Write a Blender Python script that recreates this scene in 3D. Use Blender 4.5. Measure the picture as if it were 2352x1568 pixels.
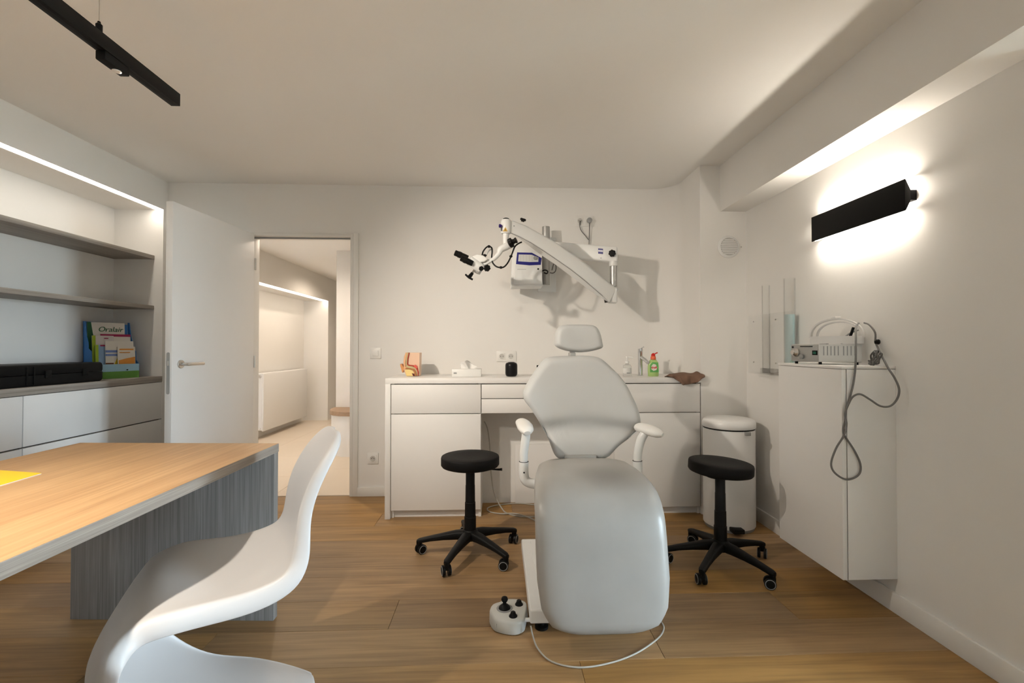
import bpy, bmesh, math, random
from mathutils import Vector, Matrix

random.seed(7)
scene = bpy.context.scene
for o in list(bpy.data.objects):
    bpy.data.objects.remove(o, do_unlink=True)
COL = scene.collection
PI = math.pi

# ------------------------------------------------------------------ camera
F_PX, CAM_H = 1075.0, 1.153
YAW, PITCH = math.radians(2.4), math.atan(14 / 1075)
PCX, PCY = 1144 + F_PX * math.tan(YAW), 784.0
cam_data = bpy.data.cameras.new('camera')
cam_data.sensor_width = 36.0
cam_data.lens = 36.0 * F_PX / 2352.0
cam_data.shift_x = (2352 / 2 - PCX) / 2352.0
cam_data.clip_start = 0.02
cam = bpy.data.objects.new('camera', cam_data)
cam.location = (0, 0, CAM_H)
cam.rotation_euler = (PI / 2 + PITCH, 0, -YAW)
COL.objects.link(cam)
scene.camera = cam

# ------------------------------------------------------------------ world, exposure
world = bpy.data.worlds.new('world')
scene.world = world
world.use_nodes = True
bg = world.node_tree.nodes['Background']
bg.inputs['Color'].default_value = (0.74, 0.87, 1.0, 1)
bg.inputs['Strength'].default_value = 47.0
scene.view_settings.view_transform = 'Standard'
scene.view_settings.look = 'None'
scene.view_settings.gamma = 1.0
scene.view_settings.use_curve_mapping = False
scene.view_settings.exposure = 0.36

WARM = (1.0, 0.88, 0.745)
LED_STRENGTH = 12.0
WALL_LAMP_STRENGTH = 62.0
WALL_LAMP_UP = 58.0
SPOT_W = 115.0

def light(name, kind, loc, energy, color, rot=(0, 0, 0), **kw):
    d = bpy.data.lights.new(name, kind)
    d.energy = energy
    d.color = color
    for k, v in kw.items():
        setattr(d, k, v)
    o = bpy.data.objects.new(name, d)
    o.location = loc
    o.rotation_euler = rot
    COL.objects.link(o)
    return o

# sky through the window of the added annex, right of the photographer
win_portal = light('window_portal', 'AREA', (4.66, -0.25, 1.10), 1.0, (1, 1, 1), (0, PI / 2, 0),
                   shape='RECTANGLE', size=1.96, size_y=1.3)
win_portal.data.cycles.is_portal = True

# ------------------------------------------------------------------ pixel ray helper (2352 x 1568 frame)
FW = Vector((math.sin(YAW) * math.cos(PITCH), math.cos(YAW) * math.cos(PITCH), math.sin(PITCH)))
RT = Vector((math.cos(YAW), -math.sin(YAW), 0))
UP = RT.cross(FW)
CAMV = Vector((0, 0, CAM_H))

def at(px, py, Y=None, X=None, Z=None):
    d = FW + RT * ((px - PCX) / F_PX) - UP * ((py - PCY) / F_PX)
    if Y is not None:
        t = Y / d.y
    elif X is not None:
        t = X / d.x
    else:
        t = (Z - CAM_H) / d.z
    return CAMV + d * t

# ------------------------------------------------------------------ materials
MATS = {}
def lin(r, g, b):
    return tuple(((c / 255) / 12.92 if c / 255 <= 0.04045 else ((c / 255 + 0.055) / 1.055) ** 2.4) for c in (r, g, b)) + (1,)

def mat(name, color, rough=0.5, metal=0.0, noise=None, bump=0.0, bump_scale=40.0, spec=0.5, coat=0.0, emit=None, trans=0.0, ior=1.45):
    if name in MATS:
        return MATS[name]
    m = bpy.data.materials.new(name)
    m.use_nodes = True
    nt = m.node_tree
    b = nt.nodes['Principled BSDF']
    b.inputs['Base Color'].default_value = color
    b.inputs['Roughness'].default_value = rough
    b.inputs['Metallic'].default_value = metal
    b.inputs['Specular IOR Level'].default_value = spec
    b.inputs['Coat Weight'].default_value = coat
    b.inputs['Transmission Weight'].default_value = trans
    b.inputs['IOR'].default_value = ior
    tc = nt.nodes.new('ShaderNodeTexCoord')
    if noise:
        sc, amt = noise
        n = nt.nodes.new('ShaderNodeTexNoise')
        n.inputs['Scale'].default_value = sc
        n.inputs['Detail'].default_value = 4
        nt.links.new(tc.outputs['Object'], n.inputs['Vector'])
        mx = nt.nodes.new('ShaderNodeMix')
        mx.data_type = 'RGBA'
        mx.inputs[6].default_value = tuple(c * (1 - amt) for c in color[:3]) + (1,)
        mx.inputs[7].default_value = tuple(min(1, c * (1 + amt)) for c in color[:3]) + (1,)
        nt.links.new(n.outputs['Fac'], mx.inputs[0])
        nt.links.new(mx.outputs[2], b.inputs['Base Color'])
    if bump > 0:
        n2 = nt.nodes.new('ShaderNodeTexNoise')
        n2.inputs['Scale'].default_value = bump_scale
        n2.inputs['Detail'].default_value = 3
        nt.links.new(tc.outputs['Object'], n2.inputs['Vector'])
        bp = nt.nodes.new('ShaderNodeBump')
        bp.inputs['Strength'].default_value = bump
        bp.inputs['Distance'].default_value = 0.002
        nt.links.new(n2.outputs['Fac'], bp.inputs['Height'])
        nt.links.new(bp.outputs['Normal'], b.inputs['Normal'])
    if emit:
        b.inputs['Emission Color'].default_value = emit[0] + (1,) if len(emit[0]) == 3 else emit[0]
        b.inputs['Emission Strength'].default_value = emit[1]
    MATS[name] = m
    return m

def wood(name, c_dark, c_light, grain=(1.2, 22, 22), rough=0.55, tint=0.0, knots=False, streak=0.6):
    """procedural wood, grain along the first axis with the smallest scale"""
    if name in MATS:
        return MATS[name]
    m = bpy.data.materials.new(name)
    m.use_nodes = True
    nt = m.node_tree
    L = nt.links.new
    b = nt.nodes['Principled BSDF']
    tc = nt.nodes.new('ShaderNodeTexCoord')
    oi = nt.nodes.new('ShaderNodeObjectInfo')
    rv = nt.nodes.new('ShaderNodeVectorMath'); rv.operation = 'SCALE'
    rv.inputs[0].default_value = (37.0, 11.0, 5.0)
    L(oi.outputs['Random'], rv.inputs['Scale'])
    ad = nt.nodes.new('ShaderNodeVectorMath'); ad.operation = 'ADD'
    L(tc.outputs['Object'], ad.inputs[0]); L(rv.outputs[0], ad.inputs[1])
    mp = nt.nodes.new('ShaderNodeMapping')
    mp.inputs['Scale'].default_value = grain
    L(ad.outputs[0], mp.inputs['Vector'])
    n1 = nt.nodes.new('ShaderNodeTexNoise')
    n1.inputs['Scale'].default_value = 1.0
    n1.inputs['Detail'].default_value = 5
    n1.inputs['Roughness'].default_value = 0.6
    n1.inputs['Distortion'].default_value = 0.9
    L(mp.outputs[0], n1.inputs['Vector'])
    mp2 = nt.nodes.new('ShaderNodeMapping')
    mp2.inputs['Scale'].default_value = tuple(g * (2.2 if g < 5 else 6) for g in grain)
    L(ad.outputs[0], mp2.inputs['Vector'])
    n2 = nt.nodes.new('ShaderNodeTexNoise')
    n2.inputs['Scale'].default_value = 1.0
    n2.inputs['Detail'].default_value = 4
    L(mp2.outputs[0], n2.inputs['Vector'])
    mth = nt.nodes.new('ShaderNodeMath'); mth.operation = 'MULTIPLY_ADD'
    L(n2.outputs['Fac'], mth.inputs[0]); mth.inputs[1].default_value = streak
    L(n1.outputs['Fac'], mth.inputs[2])
    ramp = nt.nodes.new('ShaderNodeValToRGB')
    ramp.color_ramp.elements[0].position = 0.45
    ramp.color_ramp.elements[0].color = c_dark
    ramp.color_ramp.elements[1].position = 1.05
    ramp.color_ramp.elements[1].color = c_light
    L(mth.outputs[0], ramp.inputs[0])
    hs = nt.nodes.new('ShaderNodeHueSaturation')
    L(ramp.outputs[0], hs.inputs['Color'])
    if tint > 0:
        mr = nt.nodes.new('ShaderNodeMapRange')
        mr.inputs['To Min'].default_value = 1 - tint
        mr.inputs['To Max'].default_value = 1 + tint
        L(oi.outputs['Random'], mr.inputs[0])
        L(mr.outputs[0], hs.inputs['Value'])
        m2 = nt.nodes.new('ShaderNodeMath'); m2.operation = 'MULTIPLY'
        m2.inputs[1].default_value = 7.31
        L(oi.outputs['Random'], m2.inputs[0])
        m3 = nt.nodes.new('ShaderNodeMath'); m3.operation = 'FRACT'
        L(m2.outputs[0], m3.inputs[0])
        mr2 = nt.nodes.new('ShaderNodeMapRange')
        mr2.inputs['To Min'].default_value = 0.80
        mr2.inputs['To Max'].default_value = 1.0
        L(m3.outputs[0], mr2.inputs[0])
        L(mr2.outputs[0], hs.inputs['Saturation'])
    col_out = hs.outputs[0]
    if knots:
        mp3 = nt.nodes.new('ShaderNodeMapping')
        mp3.inputs['Scale'].default_value = (1.5, 5.0, 1.0)
        L(ad.outputs[0], mp3.inputs['Vector'])
        vo = nt.nodes.new('ShaderNodeTexVoronoi')
        vo.inputs['Scale'].default_value = 1.0
        L(mp3.outputs[0], vo.inputs['Vector'])
        kr = nt.nodes.new('ShaderNodeMapRange')
        kr.inputs['From Min'].default_value = 0.03
        kr.inputs['From Max'].default_value = 0.20
        kr.inputs['To Min'].default_value = 0.55
        kr.inputs['To Max'].default_value = 0.0
        L(vo.outputs['Distance'], kr.inputs[0])
        km = nt.nodes.new('ShaderNodeMath'); km.operation = 'MULTIPLY'
        L(kr.outputs[0], km.inputs[0]); L(n1.outputs['Fac'], km.inputs[1])
        mk = nt.nodes.new('ShaderNodeMix'); mk.data_type = 'RGBA'
        mk.inputs[7].default_value = tuple(c * 0.35 for c in c_dark[:3]) + (1,)
        L(km.outputs[0], mk.inputs[0]); L(col_out, mk.inputs[6])
        col_out = mk.outputs[2]
    L(col_out, b.inputs['Base Color'])
    b.inputs['Roughness'].default_value = rough
    bp = nt.nodes.new('ShaderNodeBump')
    bp.inputs['Strength'].default_value = 0.12
    bp.inputs['Distance'].default_value = 0.002
    L(mth.outputs[0], bp.inputs['Height'])
    L(bp.outputs['Normal'], b.inputs['Normal'])
    MATS[name] = m
    return m

W_WALL = mat('wall_paint', (0.82, 0.805, 0.775, 1), 0.85, noise=(3.0, 0.012), bump=0.05, bump_scale=150)
W_CEIL = mat('ceiling_paint', (0.88, 0.87, 0.845, 1), 0.9, noise=(2.0, 0.012), bump=0.05, bump_scale=120)
W_TRIM = mat('trim_white_lacquer', (0.80, 0.785, 0.75, 1), 0.45)
W_LAM = mat('white_laminate', (0.83, 0.82, 0.80, 1), 0.42, noise=(5, 0.008))
W_DARK = mat('shadow_gap', (0.09, 0.075, 0.06, 1), 0.8)
W_PLAST = mat('white_plastic', (0.80, 0.80, 0.78, 1), 0.35)
W_ENAMEL = mat('white_enamel', (0.80, 0.80, 0.79, 1), 0.28)
BLACK = mat('black_plastic', (0.005, 0.005, 0.005, 1), 0.5, bump=0.05, bump_scale=200, spec=0.22)
BLACK_SEAT = mat('black_polyurethane', (0.0045, 0.0042, 0.0042, 1), 0.65, bump=0.2, bump_scale=320, spec=0.2)
BLACK_METAL = mat('black_painted_metal', (0.003, 0.003, 0.003, 1), 0.55, spec=0.2)
CHROME = mat('chrome', (0.72, 0.73, 0.74, 1), 0.12, 1.0)
STEEL = mat('brushed_steel', (0.60, 0.58, 0.55, 1), 0.32, 1.0)
GREYMETAL = mat('satin_grey_metal', (0.45, 0.45, 0.44, 1), 0.38, 0.7)
GREY_PL = mat('grey_plastic', (0.30, 0.31, 0.31, 1), 0.45)
CABLE_G = mat('grey_cable', (0.16, 0.155, 0.15, 1), 0.5)
CABLE_W = mat('white_cable', (0.44, 0.42, 0.375, 1), 0.5)
VINYL = mat('light_grey_vinyl', (0.54, 0.555, 0.555, 1), 0.5, noise=(3.5, 0.05), bump=0.06, bump_scale=260)
PANTON = mat('white_polypropylene', (0.69, 0.69, 0.695, 1), 0.4)
MS_WHITE = mat('microscope_white_coat', (0.78, 0.79, 0.78, 1), 0.35)
ZEISSBLUE = mat('deep_blue_print', lin(30, 30, 120), 0.4)
LED = mat('led_diffuser', (1, 1, 1, 1), 0.5, emit=((1.0, 0.90, 0.775), LED_STRENGTH))
LED_W = mat('wall_lamp_diffuser', (1, 1, 1, 1), 0.5, emit=((1.0, 0.90, 0.775), WALL_LAMP_STRENGTH))
LED_UP = mat('wall_lamp_diffuser_up', (1, 1, 1, 1), 0.5, emit=((1.0, 0.90, 0.775), WALL_LAMP_UP))
LED_HALL = mat('hallway_led_diffuser', (1, 1, 1, 1), 0.5, emit=((1.0, 0.87, 0.72), LED_STRENGTH * 0.65))
OAK_DESK = wood('honey_oak_veneer', lin(170, 128, 84), lin(205, 166, 118), grain=(16, 1.0, 16), rough=0.45)
OAK_GREY = wood('grey_oak_veneer_lengthwise', lin(116, 109, 101), lin(172, 164, 155), grain=(60, 1.2, 90), rough=0.6)
OAK_GREY_V = wood('grey_oak_veneer_upright', lin(92, 90, 88), lin(146, 144, 142), grain=(70, 70, 1.4), rough=0.6)
OAK_FLOOR = wood('oak_floor_plank', lin(118, 86, 42), lin(168, 128, 70), grain=(1.1, 13, 5), rough=0.5, tint=0.15, knots=True)
def clear_sheet(name, tint, gloss=1.0):
    m = bpy.data.materials.new(name)
    m.use_nodes = True
    nt = m.node_tree
    nt.nodes.remove(nt.nodes['Principled BSDF'])
    tb = nt.nodes.new('ShaderNodeBsdfTransparent'); tb.inputs[0].default_value = tint
    gb = nt.nodes.new('ShaderNodeBsdfGlossy'); gb.inputs['Roughness'].default_value = 0.03
    fr = nt.nodes.new('ShaderNodeFresnel'); fr.inputs[0].default_value = 1.35
    sc = nt.nodes.new('ShaderNodeMath'); sc.operation = 'MULTIPLY'; sc.inputs[1].default_value = gloss
    ms = nt.nodes.new('ShaderNodeMixShader')
    nt.links.new(fr.outputs[0], sc.inputs[0])
    nt.links.new(sc.outputs[0], ms.inputs[0]); nt.links.new(tb.outputs[0], ms.inputs[1]); nt.links.new(gb.outputs[0], ms.inputs[2])
    nt.links.new(ms.outputs[0], nt.nodes['Material Output'].inputs[0])
    MATS[name] = m
    return m
ACRYL = clear_sheet('clear_acrylic', (0.995, 0.999, 0.999, 1), 0.3)
GLASS = clear_sheet('window_glass', (0.95, 0.975, 0.975, 1))

# ------------------------------------------------------------------ mesh helpers
class MB:
    def __init__(self):
        self.v, self.f, self.mi, self.cur = [], [], [], 0
    def mat(self, i):
        self.cur = i
        return self
    def add(self, vs, fs):
        n = len(self.v)
        self.v += [Vector(p) for p in vs]
        self.f += [tuple(i + n for i in f) for f in fs]
        self.mi += [self.cur] * len(fs)
        return self
    def box(self, a, b):
        x0, x1 = sorted((a[0], b[0])); y0, y1 = sorted((a[1], b[1])); z0, z1 = sorted((a[2], b[2]))
        return self.add([(x0, y0, z0), (x1, y0, z0), (x1, y1, z0), (x0, y1, z0), (x0, y0, z1), (x1, y0, z1), (x1, y1, z1), (x0, y1, z1)],
                        [(0, 3, 2, 1), (4, 5, 6, 7), (0, 1, 5, 4), (1, 2, 6, 5), (2, 3, 7, 6), (3, 0, 4, 7)])
    def prism(self, pts, d):
        """closed polygon pts (3-D, planar) extruded by vector d"""
        n = len(pts); pts = [Vector(p) for p in pts]; d = Vector(d)
        vs = pts + [p + d for p in pts]
        fs = [tuple(range(n))[::-1], tuple(range(n, 2 * n))] + [(i, (i + 1) % n, n + (i + 1) % n, n + i) for i in range(n)]
        return self.add(vs, fs)
    def rings(self, rr, cap0=True, cap1=True, closed=True):
        n = len(rr[0]); vs = [p for r in rr for p in r]; fs = []
        m = n if closed else n - 1
        for k in range(len(rr) - 1):
            for i in range(m):
                j = (i + 1) % n
                fs.append((k * n + i, k * n + j, (k + 1) * n + j, (k + 1) * n + i))
        if cap0:
            fs.append(tuple(range(n))[::-1])
        if cap1:
            fs.append(tuple(range((len(rr) - 1) * n, len(rr) * n)))
        return self.add(vs, fs)
    def lathe(self, prof, origin=(0, 0, 0), axis=(0, 0, 1), n=28, lobes=0, amp=0.0):
        """prof: list of (radius, height along axis)"""
        ax = Vector(axis).normalized(); o = Vector(origin)
        t = Vector((1, 0, 0)) if abs(ax.x) < 0.9 else Vector((0, 1, 0))
        e1 = ax.cross(t).normalized(); e2 = ax.cross(e1)
        rr = []
        for r, h in prof:
            ring = []
            for i in range(n):
                a = 2 * PI * i / n
                q = r * (1 + amp * math.cos(lobes * a)) if lobes else r
                ring.append(o + ax * h + (e1 * math.cos(a) + e2 * math.sin(a)) * q)
            rr.append(ring)
        return self.rings(rr)
    def cyl(self, a, b, r, r2=None, n=20):
        a, b = Vector(a), Vector(b)
        return self.lathe([(r, 0), (r if r2 is None else r2, (b - a).length)], a, b - a, n)
    def tube(self, pts, r, n=10, smooth=6, flat=1.0):
        pts = [Vector(p) for p in pts]
        rad = r if isinstance(r, (list, tuple)) else [r] * len(pts)
        P, R = spline(pts, rad, smooth) if smooth > 1 and len(pts) > 2 else (pts, rad)
        rr = []; prev = None
        for i, p in enumerate(P):
            t = (P[min(i + 1, len(P) - 1)] - P[max(i - 1, 0)]).normalized()
            if prev is None:
                u = t.cross(Vector((0, 0, 1)))
                if u.length < 1e-3:
                    u = t.cross(Vector((0, 1, 0)))
            else:
                u = prev - t * prev.dot(t)
            u.normalize(); prev = u; w = t.cross(u)
            rr.append([p + (u * math.cos(2 * PI * k / n) + w * (flat * math.sin(2 * PI * k / n))) * R[i] for k in range(n)])
        return self.rings(rr)
    def sphere(self, c, r, n=16, sx=1, sy=1, sz=1):
        c = Vector(c); rr = []
        m = n // 2
        for k in range(1, m):
            a = PI * k / m
            rr.append([c + Vector((math.sin(a) * math.cos(2 * PI * i / n) * r * sx, math.sin(a) * math.sin(2 * PI * i / n) * r * sy, -math.cos(a) * r * sz)) for i in range(n)])
        return self.rings(rr)
    def grid(self, rows):
        n = len(rows[0]); vs = [p for r in rows for p in r]
        fs = [(k * n + i, k * n + i + 1, (k + 1) * n + i + 1, (k + 1) * n + i) for k in range(len(rows) - 1) for i in range(n - 1)]
        return self.add(vs, fs)
    def build(self, name, mats, parent=None, smooth=True, bevel=0.0, seg=2, angle=35, local=False, kind=None, label=None):
        me = bpy.data.meshes.new(name)
        vs = self.v
        loc = None
        if parent is not None:
            if not local:
                inv = ROOTM[parent.name].inverted()
                vs = [inv @ v for v in vs]
        elif not local:
            x = [v.x for v in vs]; y = [v.y for v in vs]; z = [v.z for v in vs]
            loc = Vector(((min(x) + max(x)) / 2, (min(y) + max(y)) / 2, min(z)))
            vs = [v - loc for v in vs]
        me.from_pydata([tuple(v) for v in vs], [], self.f)
        for m in (mats if isinstance(mats, (list, tuple)) else [mats]):
            me.materials.append(m)
        me.polygons.foreach_set('material_index', self.mi)
        bm = bmesh.new(); bm.from_mesh(me)
        bmesh.ops.recalc_face_normals(bm, faces=bm.faces)
        if bevel > 0:
            es = [e for e in bm.edges if len(e.link_faces) == 2 and e.calc_face_angle(0) > math.radians(30)]
            bmesh.ops.bevel(bm, geom=es, offset=bevel, segments=seg, profile=0.5, affect='EDGES', clamp_overlap=True)
        bm.to_mesh(me); bm.free()
        if smooth:
            me.polygons.foreach_set('use_smooth', [True] * len(me.polygons))
            me.set_sharp_from_angle(angle=math.radians(angle))
        me.update()
        o = bpy.data.objects.new(name, me)
        COL.objects.link(o)
        if parent is not None:
            o.parent = parent
            ROOTM[o.name] = ROOTM[parent.name].copy()
        else:
            if loc is not None:
                o.location = loc
            ROOTM[o.name] = Matrix.Translation(loc if loc is not None else Vector())
        if kind:
            o['kind'] = kind
        if label:
            o['label'] = label
        return o

ROOTM = {}
def spline(pts, rad, k):
    out, ro = [], []
    n = len(pts)
    for i in range(n - 1):
        p0, p1, p2, p3 = pts[max(i - 1, 0)], pts[i], pts[i + 1], pts[min(i + 2, n - 1)]
        for s in range(k):
            t = s / k
            out.append(0.5 * ((2 * p1) + (p2 - p0) * t + (2 * p0 - 5 * p1 + 4 * p2 - p3) * t * t + (3 * p1 - p0 - 3 * p2 + p3) * t ** 3))
            ro.append(rad[i] * (1 - t) + rad[i + 1] * t)
    out.append(pts[-1]); ro.append(rad[-1])
    return out, ro

def closed_spline(pts, k=4):
    n = len(pts); out = []
    for i in range(n):
        p0, p1, p2, p3 = [Vector(pts[(i + d) % n]) for d in (-1, 0, 1, 2)]
        for s in range(k):
            t = s / k
            out.append(0.5 * ((2 * p1) + (p2 - p0) * t + (2 * p0 - 5 * p1 + 4 * p2 - p3) * t * t + (3 * p1 - p0 - 3 * p2 + p3) * t ** 3))
    return out

def thing(name, label, cat, loc=(0, 0, 0), rz=0.0, group=None):
    o = bpy.data.objects.new(name, None)
    o.empty_display_size = 0.05
    COL.objects.link(o)
    o.location = loc
    o.rotation_euler = (0, 0, rz)
    ROOTM[o.name] = Matrix.Translation(Vector(loc)) @ Matrix.Rotation(rz, 4, 'Z')
    return tag(o, label, cat, group)

def tag(o, label, cat, group=None):
    o['label'] = label
    o['category'] = cat
    if group:
        o['group'] = group
    return o

def struct(o):
    o['kind'] = 'structure'
    return o

def box_part(name, a, b, m, parent=None, bevel=0.0015, **kw):
    return MB().box(a, b).build(name, m, parent, bevel=bevel, **kw)

def copy_tree(o, parent=None):
    c = o.copy()
    COL.objects.link(c)
    if parent is not None:
        c.parent = parent
    for ch in list(o.children):
        copy_tree(ch, c)
    return c

def px_poly(pts, Y):
    return [at(x, y, Y=Y) for x, y in pts]

def text_part(name, body, size, m, parent, origin, xdir, ydir, depth=0.0006, shear=0.0, bold=False):
    cu = bpy.data.curves.new(name, 'FONT')
    cu.body = body
    cu.size = size
    cu.align_x = 'CENTER'
    cu.align_y = 'CENTER'
    cu.extrude = depth
    cu.shear = shear
    if bold:
        cu.offset = size * 0.02
    to = bpy.data.objects.new(name, cu)
    COL.objects.link(to)
    bpy.context.view_layer.update()
    me = bpy.data.meshes.new_from_object(to)
    bpy.data.objects.remove(to, do_unlink=True)
    xd, yd = Vector(xdir).normalized(), Vector(ydir).normalized()
    zd = xd.cross(yd)
    M = Matrix((xd, yd, zd)).transposed().to_4x4()
    M.translation = Vector(origin)
    me.transform(ROOTM[parent.name].inverted() @ M)
    me.materials.clear()
    me.materials.append(m)
    o = bpy.data.objects.new(name, me)
    COL.objects.link(o)
    o.parent = parent
    ROOTM[o.name] = ROOTM[parent.name].copy()
    return o

def pad(outline, front, back, mapfn, k=4, levels=6, dome=0.0, inset=0.14):
    """rounded cushion: outline 2-D (u,v) closed, thickness front (+) and back (-); mapfn(u,v,d)->3-D"""
    pts = closed_spline([(u, v, 0) for u, v in outline], k)
    cu = sum(p.x for p in pts) / len(pts); cv = sum(p.y for p in pts) / len(pts)
    prof = []
    for i in range(levels):                       # back to edge
        a = PI / 2 * i / levels
        prof.append((1 - inset * (1 - math.sin(a)), -back * math.cos(a)))
    prof.append((1.0, 0.0))
    for i in range(1, levels + 1):
        a = PI / 2 * i / levels
        prof.append((1 - inset * (1 - math.cos(a)), front * math.sin(a)))
    rr = []
    rr.append([mapfn(cu + (p.x - cu) * 0.3, cv + (p.y - cv) * 0.3, -back) for p in pts])
    for s, d in prof:
        rr.append([mapfn(cu + (p.x - cu) * s, cv + (p.y - cv) * s, d) for p in pts])
    for s in [(1 - inset) * f for f in (0.86, 0.72, 0.58, 0.44, 0.30, 0.16, 0.05)]:
        rr.append([mapfn(cu + (p.x - cu) * s, cv + (p.y - cv) * s, front + dome * (1 - s)) for p in pts])
    return MB().rings(rr)

# ================================================================== THE SETTING
CZ = 2.425           # ceiling height
BY = 3.70            # back wall
RX = 1.735           # right wall
LX = -2.54           # front plane of left fittings
NX = -2.90           # back of the left niche
SY = -1.75           # wall behind the photographer
COLY = 3.20          # front of the corner column
DX0, DX1, DZ = -1.905, -1.150, 2.015   # doorway

# floor with every plank its own piece
fl = struct(MB().box((-3.05, SY - 0.15, -0.12), (4.7, BY + 0.02, -0.008)).build('floor', W_DARK, smooth=False))
PW, seam0 = 0.2245, 1.728
rng = random.Random(3)
plank_mesh = {}
row = math.floor((SY - seam0) / PW)
fixed = {-1: [0.30], 0: [0.62], 1: [-0.45, 1.28], 2: [-1.2, 0.80], 3: [-0.26], 4: [-1.6, 0.95], 5: [0.35], 6: [-0.8, 1.1], 7: [0.1], 8: [-0.4]}
k = row
while seam0 + k * PW < BY:
    y0, y1 = seam0 + k * PW, min(seam0 + (k + 1) * PW, BY + 0.01)
    cuts = sorted(fixed.get(k, [rng.uniform(-1.6, -0.2), rng.uniform(0.3, 1.3)]))
    xs = [-3.0] + cuts + [RX]
    if cuts[0] > -0.9:
        xs = [-3.0, cuts[0] - 1.75] + cuts + [RX] if cuts[0] - 1.75 > -2.9 else xs
    if y1 < 1.45:
        xs = xs[:-1] + [2.2 + 0.5 * rng.random(), 4.6]
    for x0, x1 in zip(xs[:-1], xs[1:]):
        key = (round(x1 - x0, 2), round(y1 - y0, 3))
        lx, ly = (x1 - x0) / 2 - 0.0006, (y1 - y0) / 2 - 0.0006
        if key not in plank_mesh:
            o = MB().box((-lx, -ly, -0.010), (lx, ly, 0)).build('floor_plank', OAK_FLOOR, fl, local=True, bevel=0.0010, seg=1, smooth=False)
            plank_mesh[key] = o.data
        else:
            o = bpy.data.objects.new('floor_plank', plank_mesh[key])
            COL.objects.link(o)
            o.parent = fl
        o.location = Vector(((x0 + x1) / 2, (y0 + y1) / 2, 0)) - fl.location
    k += 1

struct(MB().box((-3.05, SY - 0.15, CZ), (RX + 0.1, BY + 0.05, CZ + 0.12)).build('ceiling', W_CEIL, smooth=False))

# back wall with the doorway and the coved corner beside the column
mb = MB()
mb.box((-3.05, BY, 0), (DX0 - 0.02, BY + 0.10, CZ)).box((DX1 + 0.02, BY, 0), (1.30, BY + 0.10, CZ)).box((DX0 - 0.02, BY, DZ + 0.02), (DX1 + 0.02, BY + 0.10, CZ))
struct(mb.build('wall_back', W_WALL, smooth=False))
CX = 1.408
R = 0.20
arc = [(CX - R + R * math.sin(a), BY - R + R * math.cos(a)) for a in [PI / 2 * i / 12 for i in range(13)]]
prof = [(p[0], p[1], 0) for p in arc] + [(CX + 0.01, BY - R, 0), (CX + 0.01, BY + 0.10, 0), (CX - R, BY + 0.10, 0)]
struct(MB().prism(prof, (0, 0, CZ)).build('wall_cove', W_WALL, angle=40))
struct(MB().box((CX, COLY, 0), (RX + 0.05, BY + 0.10, CZ)).build('wall_column', W_WALL, smooth=False))
# right wall stops at WB; unseen annex with far window added to even the daylight
WB, AX = 1.38, 4.60
WW0, WW1 = -0.90, 0.40
struct(MB().box((RX, WB, 0), (RX + 0.2, BY, CZ)).build('wall_right', W_WALL, smooth=False))
struct(MB().box((1.553, SY, 2.105), (RX, COLY, CZ)).build('trim_1', W_WALL, smooth=False))
struct(MB().box((RX + 0.2, WB, 0), (AX + 0.2, WB + 0.15, CZ)).build('wall_added_annex_back', W_WALL, smooth=False))
mb = MB().box((AX, SY - 0.15, 0), (AX + 0.2, WW0, CZ)).box((AX, WW1, 0), (AX + 0.2, WB + 0.15, CZ))
mb.box((AX, WW0, 2.10), (AX + 0.2, WW1, CZ)).box((AX, WW0, 0), (AX + 0.2, WW1, 0.10))
struct(mb.build('wall_added_annex_right', W_WALL, smooth=False))
struct(MB().box((RX + 0.1, SY - 0.15, CZ), (AX + 0.2, WB + 0.15, CZ + 0.12)).build('ceiling_added_annex', W_CEIL, smooth=False))
mb = MB()
mb.box((AX + 0.08, WW0, 0.10), (AX + 0.14, WW0 + 0.06, 2.10)).box((AX + 0.08, WW1 - 0.06, 0.10), (AX + 0.14, WW1, 2.10))
mb.box((AX + 0.08, WW0 + 0.06, 2.04), (AX + 0.14, WW1 - 0.06, 2.10)).box((AX + 0.08, WW0 + 0.06, 0.10), (AX + 0.14, WW1 - 0.06, 0.16)).box((AX + 0.08, -0.28, 0.16), (AX + 0.14, -0.22, 2.04))
struct(MB().box((AX + 0.2, -30, -0.30), (AX + 40, 30, -0.12)).build('floor_bounce_ground', mat('bounce_ground_pale', (0.50, 0.46, 0.39, 1), 0.9, noise=(1.5, 0.1)), smooth=False))  # unseen ground added outside, blocks low sky and bounces light to the ceiling
w1 = struct(mb.build('window_1', W_TRIM, smooth=False))
for y0, y1 in ((WW0 + 0.06, -0.28), (-0.22, WW1 - 0.06)):
    MB().box((AX + 0.105, y0, 0.16), (AX + 0.115, y1, 2.04)).build('pane', GLASS, w1, smooth=False)
# wall behind the photographer and the left wall with its niche
struct(MB().box((-3.05, SY - 0.15, 0), (AX + 0.2, SY, CZ)).build('wall_front', W_WALL, smooth=False))
NY0, NY1 = 0.45, 3.652
struct(MB().box((-3.05, NY0, 2.200), (LX, BY, CZ)).build('wall_left_bulkhead', W_WALL, smooth=False))
struct(MB().box((-3.05, NY0, 0), (NX, BY, 2.200)).build('wall_left', W_WALL, smooth=False))
struct(MB().box((NX, NY1, 0), (LX, BY, 2.200)).build('wall_left_end', W_WALL, smooth=False))
struct(MB().box((-3.05, SY, 0), (LX, NY0, CZ)).build('wall_left_near', W_WALL, smooth=False))

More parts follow.
